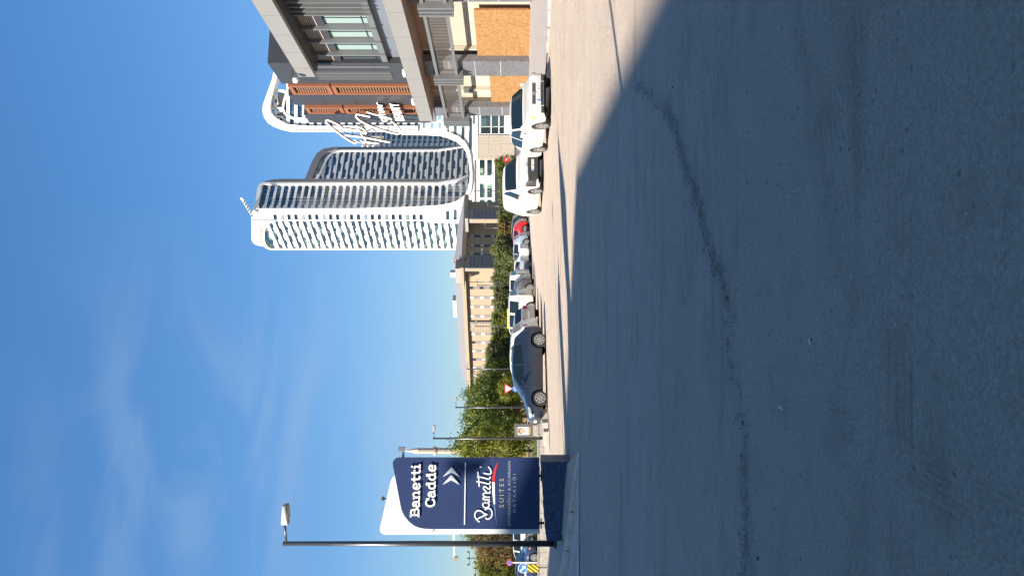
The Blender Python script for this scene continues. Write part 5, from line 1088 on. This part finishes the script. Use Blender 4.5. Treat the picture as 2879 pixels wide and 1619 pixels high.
    # lights
    for sg in (1, -1):
        if kind == 'sedan':
            zf = .60; y0, y1 = .36, .70
            MB().hexa([(X0-.05, sg*y0, zf-.07), (X0+.012, sg*y0, zf-.07), (X0-.07, sg*y1, zf-.07), (X0-.15, sg*y1, zf-.07), (X0-.07, sg*y0, zf+.07), (X0-.01, sg*y0, zf+.07), (X0-.09, sg*y1, zf+.07), (X0-.17, sg*y1, zf+.07)]).build("headlight", M['lens'], t)
            MB().hexa([(X0-.16, sg*y1, zf-.065), (X0-.06, sg*y1, zf-.065), (X0-.14, sg*(y1+.10), zf-.055), (X0-.25, sg*(y1+.10), zf-.055), (X0-.18, sg*y1, zf+.065), (X0-.08, sg*y1, zf+.065), (X0-.16, sg*(y1+.09), zf+.05), (X0-.27, sg*(y1+.09), zf+.05)]).build("indicator", M['amber'], t)
            MB().box(X0-.06, X0+.012, min(sg*.44, sg*.66), max(sg*.44, sg*.66), .27, .36).build("fog_lamp_recess", M['plastic'], t)
        else:
            zf = .74 if kind == 'hatch' else .86; y0, y1 = .45*W_/1.7, .80*W_/1.7; zf -= .03
            MB().hexa([(X0-.10, sg*y0, zf-.07), (X0-.01, sg*y0, zf-.07), (X0-.12, sg*y1, zf-.06), (X0-.40, sg*(y1+.03), zf+.02), (X0-.16, sg*y0, zf+.04), (X0-.06, sg*y0, zf+.04), (X0-.20, sg*y1, zf+.09), (X0-.46, sg*(y1+.02), zf+.12)]).build("headlight", M['lens'], t)
            MB().box(X0-.09, X0-.005, min(sg*.5, sg*.68), max(sg*.5, sg*.68), .33, .44).build("fog_lamp_recess", M['plastic'], t)
        zt = interp(S['belt'], L_-.1) - .14; y1 = hwmax*.93
        hh = .26 if kind in ('mpv', 'van') else .12
        MB().hexa([(-X0+.30, sg*(y1+.035), zt-hh*.3), (-X0-.005, sg*(y1-.12), zt-hh), (-X0-.005, sg*(y1-.34), zt-hh*.6), (-X0+.2, sg*(y1-.34), zt-hh*.6), (-X0+.34, sg*(y1+.015), zt+hh*.7), (-X0+.03, sg*(y1-.12), zt+hh), (-X0+.03, sg*(y1-.34), zt+hh*.8), (-X0+.2, sg*(y1-.34), zt+hh*.8)]).build("tail_light", M['tail'], t)
    zg = .60 if kind == 'sedan' else .66
    gm = MB(); gy = .35 if kind == 'sedan' else .42; gm.box(X0-.05, X0+.010, -gy, gy, zg-.055, zg+.055); g_ = gm.build("grille", M['plastic'], t)
    for k in range(3): MB().box(X0+.010, X0+.016, -gy, gy, zg-.04+k*.033, zg-.032+k*.033).build("grille_bar", M['steel'], g_)
    gb = MB(); gb.lathe((X0+.012, 0, zg), [(.055, 0), (.055, .01), (.04, .012)], 18, 'y'); bo = MB()
    ring = MB(); n = 18
    for k in range(n):
        a, b = 2*math.pi*k/n, 2*math.pi*(k+1)/n; ring.bar((X0+.018, math.cos(a)*.055, zg+math.sin(a)*.055 + (0 if kind != 'van' else .12)), (X0+.018, math.cos(b)*.055, zg+math.sin(b)*.055 + (0 if kind != 'van' else .12)), .014)
    if kind == 'sedan':
        for a, b in (((-.035, .035), (-.012, -.04)), ((-.012, -.04), (0, -.0)), ((0, 0), (.012, -.04)), ((.012, -.04), (.035, .035)), ((-.018, .045), (0, .005)), ((0, .005), (.018, .045))): ring.bar((X0+.018, a[0], zg+a[1]), (X0+.018, b[0], zg+b[1]), .009)
    ring.build("badge", M['rim'], g_)
    MB().box(X0-.08, X0+.012, -.40 if kind == 'sedan' else -.5, .40 if kind == 'sedan' else .5, .28, .37 if kind == 'sedan' else .45).build("lower_grille", M['plastic'], t)
    zl = .445 if kind == 'sedan' else .50
    pl = MB(); pl.box(X0+.012, X0+.022, -.26, .26, zl-.056, zl+.056); plo = pl.build("number_plate", M['white'], t); MB().box(X0+.022, X0+.024, -.26, -.205, zl-.056, zl+.056).build("plate_band", M['signb'], plo)
    if extra and extra.get('plate'): 
        text(extra['plate'], .115, M['black'], "plate_text", plo, (X0+.0235, -.19, zl-.04), (0, 1, 0), (1, 0, 0), .001, width=.42)
    pr_ = MB(); pr_.box(-X0-.018, -X0-.006, -.26, .26, .55, .66); pr_.build("number_plate", M['white'], t)
    # driver's seat backs are hidden by dark glass; wiper and roof aerial
    s0 = S['ws'][0]; wz = interp(S['top'], s0+.06)+.012
    MB().bar((X0-s0-.03, .05, wz), (X0-s0-.10, .62, wz+.03), .018).build("wiper", M['plastic'], t)
    if kind in ('hatch', 'suv'): MB().tube([(-X0+.75, 0, S['top'][8][1]), (-X0+.45, 0, S['top'][8][1]+.22)], .008, 5).build("aerial", M['plastic'], t)
    return t
def carpaint(n, c, metal=.0): return mat(n, c, .28, metal, coat=.6, spec=.5)
PW = carpaint("white_paint", (.52, .51, .475)); PG = carpaint("grey_blue_paint", (.018, .027, .05), .15); PS = carpaint("silver_paint", (.40, .42, .45), .5); PD_ = carpaint("dark_grey_paint", (.09, .09, .095), .4); PR = carpaint("bright_red_paint", (.50, .008, .008)); PB_ = carpaint("silver_blue_paint", (.30, .36, .43), .4); PK = carpaint("black_paint", (.015, .015, .018)); PN = carpaint("navy_paint", (.02, .04, .10), .2); PC_ = carpaint("cream_white_paint", (.48, .46, .40))
def put(t, cx, cy, hx, hy):
    t.location = (cx, cy, ground(cx, cy)); t.rotation_euler = (0, 0, math.atan2(hy, hx)); return t
def rear(t, kind, y, d, hx, hy):     # park with its rear end seen at photo row y
    h_ = Vector((hx, hy)).normalized(); L_ = SPEC[kind]['L']; X = (809.5-y)/F*d; return put(t, X + h_.x*L_/2, d + h_.y*L_/2, h_.x, h_.y)
put(make_car('sedan', "parked_car", "older white saloon with amber indicators parked facing the camera at the right", "car", PW, 'five', dict(plate="16 KFT 80")), 6.10, 26.8, .136, -.99)
put(make_car('van', "parked_van", "white delivery van with unpainted dark grey front bumper behind the white saloon", "van", PW, 'five', dict(plate="27 AJK 154")), 4.73, 33.95, .226, -.974)
put(make_car('hatch', "parked_car", "dark blue grey hatchback parked nearest on the left, facing left", "car", PG, 'alloy8'), -3.72, 31.9, -.93, -.36)
hx, hy = -.96, .28
rear(make_car('suv', "parked_car", "white hatchback directly behind the dark grey hatchback", "car", PW, 'five'), 'suv', 903, 36.3, -.97, .2)
rear(make_car('hatch', "parked_car", "silver hatchback seen from behind, squeezed between the white hatchback and the taxi", "car", PS, 'ten'), 'hatch', 884, 41.5, -.72, .69)
tx = rear(make_car('mpv', "parked_taxi", "cream white taxi van with a yellow roof board", "taxi", PC_, 'ten'), 'mpv', 817, 48.5, hx, hy)
o = MB().box(-1.0, .35, -.2, .2, 1.79, 1.865).build("roof_board", M['yellow'], None); o.parent = tx
rear(make_car('hatch', "parked_car", "dark grey hatchback just right of the taxi", "car", PD_, 'ten'), 'hatch', 775, 52.5, hx, hy)
rear(make_car('mpv', "parked_car", "white people carrier half hidden behind the dark grey hatchback", "car", PW, 'ten'), 'mpv', 763, 57, hx, hy)
rear(make_car('sedan', "parked_car", "silver saloon to the right of the white people carrier", "car", PS, 'ten'), 'sedan', 724, 59.5, hx, hy)
rear(make_car('sedan', "parked_car", "white saloon in the far row left of the silver blue hatchback", "car", PW, 'five'), 'sedan', 690, 62, hx, hy)
rear(make_car('hatch', "parked_car", "silver blue hatchback beside the red car", "car", PB_, 'five'), 'hatch', 655, 64.5, hx, hy)
rear(make_car('hatch', "parked_car", "bright red hatchback near the rear of the white van", "car", PR, 'ten'), 'hatch', 618, 67, hx, hy)
rear(make_car('suv', "parked_car", "black car glimpsed between the red hatchback and the van", "car", PK, 'five'), 'suv', 600, 70.5, hx, hy)
put(make_car('sedan', "parked_car", "navy saloon at the left edge behind the blue arrow sign", "car", PN, 'ten'), (809.5-1603)/F*50, 50, .97, -.15)
put(make_car('suv', "parked_car", "black car behind the small round sign at the left edge", "car", PK, 'ten'), (809.5-1592)/F*58, 58, .98, -.1)
put(make_car('mpv', "parked_van", "grey van standing just left of the tall lamp post", "van", carpaint("pale_grey_paint", (.45, .47, .47)), 'ten'), (809.5-1535)/F*66, 66, -.99, .1)

# ------------------------------------------------------------------ traffic signs, light box, barrier
def disc(c, r, n=24, y=0): return [Vector((c.x + math.cos(2*math.pi*k/n)*r, c.y + y, c.z + math.sin(2*math.pi*k/n)*r)) for k in range(n)]
d = 40; c = W(1427.5, 1092, d); z0 = ground(c.x, d)
ts = thing("yield_sign", "red bordered yield triangle on the post behind the grey hatchback bonnet", "traffic sign", (c.x, d, z0))
MB().tube([(c.x, d+.05, z0), (c.x, d+.05, c.z+.3)], .03, 8).build("post", M['galv'], ts)
s = .26; tri = lambda s, y: [Vector((c.x-s*1.05, y, c.z+s*.62)), Vector((c.x+s*1.05, y, c.z+s*.62)), Vector((c.x, y, c.z-s*1.2))]
MB().prism(tri(s, d-.02), (0, .02, 0)).build("red_plate", M['signred'], ts); MB().prism(tri(s*.66, d-.035), (0, .01, 0)).build("white_triangle", M['white'], ts)
c2 = W(1449, 1092, d); rs = thing("roundabout_sign", "blue round sign just below the yield triangle", "traffic sign", tuple(c2))
MB().prism(disc(c2, .17, y=-.03), (0, .02, 0)).build("plate", M['signb'], rs); mb = MB()
for k in range(3):
    a = k*2.094+.3; mb.bar(c2 + Vector((math.cos(a)*.09, -.04, math.sin(a)*.09)), c2 + Vector((math.cos(a+1.2)*.09, -.04, math.sin(a+1.2)*.09)), .035, .01, up=(0, 1, 0))
mb.build("arrow", M['white'], rs)
d = 30; c = W(1470, 1596, d); z0 = ground(c.x, d); ks = thing("arrow_sign", "round blue sign with a white arrow pointing down to the right", "traffic sign", (c.x, d, z0))
MB().tube([(c.x, d+.05, z0), (c.x, d+.05, c.z+.15)], .03, 8).build("post", M['galv'], ks); MB().prism(disc(c, .19, y=-.02), (0, .02, 0)).build("rim", M['white'], ks); MB().prism(disc(c, .172, y=-.03), (0, .01, 0)).build("plate", M['signb'], ks)
mb = MB(); a = c + Vector((-.10, -.035, .10)); b = c + Vector((.03, -.035, -.03)); mb.bar(a, b, .055, .006, up=(0, 1, 0)); mb.prism([c + Vector((.11, -.038, -.11)), c + Vector((.10, -.038, .045)), c + Vector((-.045, -.038, -.10))], (0, .006, 0)); mb.build("arrow", M['white'], ks)
hp = thing("hazard_board", "yellow and black diagonal striped board under the blue arrow sign", "hazard board", (c.x, d-.05, z0)); p0 = W(1514.5, 1607.5, d-.06); p1 = W(1483, 1586, d-.06)
MB().box(p0.x, p1.x, d-.06, d-.04, p0.z, p1.z).build("plate", M['yellow'], hp)
wd_, ht_ = p1.x-p0.x, p1.z-p0.z
for k in range(-3, 6):   # black diagonal bars clipped to the board
    def clip(z, k=k): return max(p0.x, min(p1.x, z))
    n = 10; zA = p0.z; off = p0.x + k*wd_*.5
    pts = []
    for i in range(n+1):
        z = lerp(p0.z, p1.z, i/n); x0 = off + (i/n)*ht_*.75; x1 = x0 + wd_*.24
        if x1 > p0.x and x0 < p1.x: pts.append((clip(x0), clip(x1), z))
    if len(pts) > 1: MB().strip([Vector((q[0], d-.062, q[2])) for q in pts], [Vector((q[1], d-.062, q[2])) for q in pts], (0, .0015, 0)).build("stripe", M['hazblack'], hp)
d = 38; c = W(1432, 1581, d); z0 = ground(c.x, d); ns = thing("no_parking_sign", "small tilted round blue sign with a red slash on a white post", "traffic sign", (c.x, d, z0))
MB().tube([(c.x, d+.04, z0), (c.x, d+.04, c.z)], .035, 8).build("post", M['signwhite'], ns); MB().prism(disc(c, .15, y=-.01), (0, .02, 0)).build("rim", M['signred'], ns); MB().prism(disc(c, .12, y=-.02), (0, .01, 0)).build("plate", M['signb'], ns); MB().bar(c + Vector((-.1, -.025, .1)), c + Vector((.1, -.025, -.1)), .035, .006, up=(0, 1, 0)).build("slash", M['signred'], ns)
# advertising light box with a portrait poster
d = 37; a = W(1497, 1228, d); b = W(1446, 1193, d); z0 = ground(a.x, d)-.05; lb = thing("advertising_box", "grey framed street poster case showing a portrait", "poster case", ((a.x+b.x)/2, d, z0))
mb = MB(); mb.box(a.x, b.x, d, d+.14, a.z, b.z); mb.build("case", M['galv'], lb)
MB().box(a.x+.06, b.x-.06, d-.012, d-.002, a.z+.06, b.z-.06).build("poster_border", mat("poster_dark", (.06, .06, .05), .4), lb)
MB().box(a.x+.10, b.x-.10, d-.02, d-.013, a.z+.2, b.z-.16).build("poster_sheet", mat("poster_grey", (.42, .43, .42), .5), lb)
MB().box(a.x+.04, b.x-.04, d+.02, d+.10, z0, a.z).build("plinth", M['kerbw'], lb)
cc = Vector(((a.x+b.x)/2, d-.021, lerp(a.z, b.z, .56)))
po = MB(); po.v = [cc + Vector((math.cos(k*.3927)*.115, 0, math.sin(k*.3927)*.15)) for k in range(16)]; po.f = [tuple(range(16))]; po.build("printed_face", mat("print_skin", (.50, .30, .20), .6), lb)
po = MB(); po.v = [cc + Vector((math.cos(k*.3927)*.135, .001, .06 + math.sin(k*.3927)*.14)) for k in range(16)]; po.f = [tuple(range(16))]; po.build("printed_hair", mat("print_hair", (.08, .04, .025), .6), lb)
MB().hexa([cc + Vector(v) for v in ((-.22, .002, -.34), (.22, .002, -.34), (.22, .004, -.34), (-.22, .004, -.34), (-.09, .002, -.12), (.09, .002, -.12), (.09, .004, -.12), (-.09, .004, -.12))]).build("printed_shoulders", bpy.data.materials["print_skin"], lb)
for zf, n in ((.80, 9), (.14, 8), (.09, 8)):
    mb = MB()
    for k in range(n): x = lerp(a.x+.12, b.x-.12, (k+.2)/n); mb.box(x, x+(b.x-a.x)/n*.45, d-.022, d-.0205, lerp(a.z, b.z, zf+.075 if zf > .5 else zf), lerp(a.z, b.z, (zf+.075 if zf > .5 else zf))+.03)
    mb.build("printed_line", M['gold'], lb)
# low concrete parapet and loose kerb blocks
d = 33; pw = thing("parapet", "low pale concrete parapet running behind the navy sign towards the left", "wall", (-9, d, -.1))
n = 14
for k in range(n):
    ya, yb = lerp(1183, 1700, (k+.01)/n), lerp(1183, 1700, (k+.99)/n); x0, x1 = (809.5-yb)/F*d, (809.5-ya)/F*d; zg = ground((x0+x1)/2, d)
    MB().box(x0, x1, d, d+.25, zg-.1, .17).build("wall_section", M['kerbw'], pw); MB().box(x0, x1, d-.03, d+.28, .171, .22).build("coping", M['pave'], pw)
blocks = [((1185, 31.0), (1.0, .22), .26, -.1, "loose concrete kerb block touching the front of the grey hatchback"), ((1213, 30.3), (1.1, .24), .22, .5, "middle loose kerb block, tilted, below the advertising case"), ((1240, 29.4), (1.0, .25), .2, .35, "loose kerb block nearest the navy sign")]
for (y, d_), (l, wv), hgt, a, lab in blocks:
    X = (809.5-y)/F*d_; z0 = ground(X, d_); c_, s_ = math.cos(a)*l/2, -math.sin(a)*l/2
    m = MB(); m.bar((X-c_, d_-s_, z0+hgt/2), (X+c_, d_+s_, z0+hgt/2+.05), wv, hgt); tag(m.build("kerb_block", M['kerbw']), lab, "kerb block")
v_ = W(1508, 1262, 31); 
# traffic barrier frame and small white bollards by the lawn
for y in (1249, 1287):
    X = (809.5-y)/F*66; t = thing("bollard", "pale post at the lawn edge, " + ("right of the lamp pole" if y < 1260 else "close to the navy sign edge"), "post", (X, 66, ground(X, 66))); MB().tube([(X, 66, ground(X, 66)), (X, 66, ground(X, 66)+1.3)], .09, 8).build("shaft", M['signwhite'], t); MB().lathe((X, 66, ground(X, 66)+1.3), [(.12, 0), (.13, .08), (.05, .14)], 10).build("knob", M['signwhite'], t)
# red shop banner glimpsed beside the van
q = W(1424, 449, 60); bn = thing("red_banner", "small red panel with a white mark between the stone wall and the van roof", "banner", (q.x, 60, ground(q.x, 60)))
MB().box(q.x-.17, q.x+.17, 60, 60.05, q.z-.2, q.z+.22).build("panel", M['signred'], bn); MB().bar((q.x-.08, 59.98, q.z+.08), (q.x+.08, 59.98, q.z-.05), .05, .01, up=(0, 1, 0)).build("white_mark", M['white'], bn); MB().tube([(q.x, 60.1, ground(q.x, 60)), (q.x, 60.1, q.z+.3)], .04, 6).build("post", M['galv'], bn)
# bare antennas behind the autumn trees
for (y, xt, lab) in ((1568, 1320, "thin three armed mast above the russet tree"), (1596, 1338, "thin mast above the yellowing tree")):
    p = W(xt, y, 140); t = thing("antenna_mast", lab, "mast", (p.x, 140, -.6)); MB().bar((p.x, 140, -.6), p, .12).build("pole", M['darkmetal'], t); MB().bar(p + Vector((-1.2, 0, 0)), p + Vector((1.2, 0, 0)), .1).build("crossbar", M['darkmetal'], t)
    for k in (-1.2, 0, 1.2): MB().box(p.x+k-.12, p.x+k+.12, 139.9, 140.1, p.z, p.z+.4).build("lamp", M['darkmetal'], t)
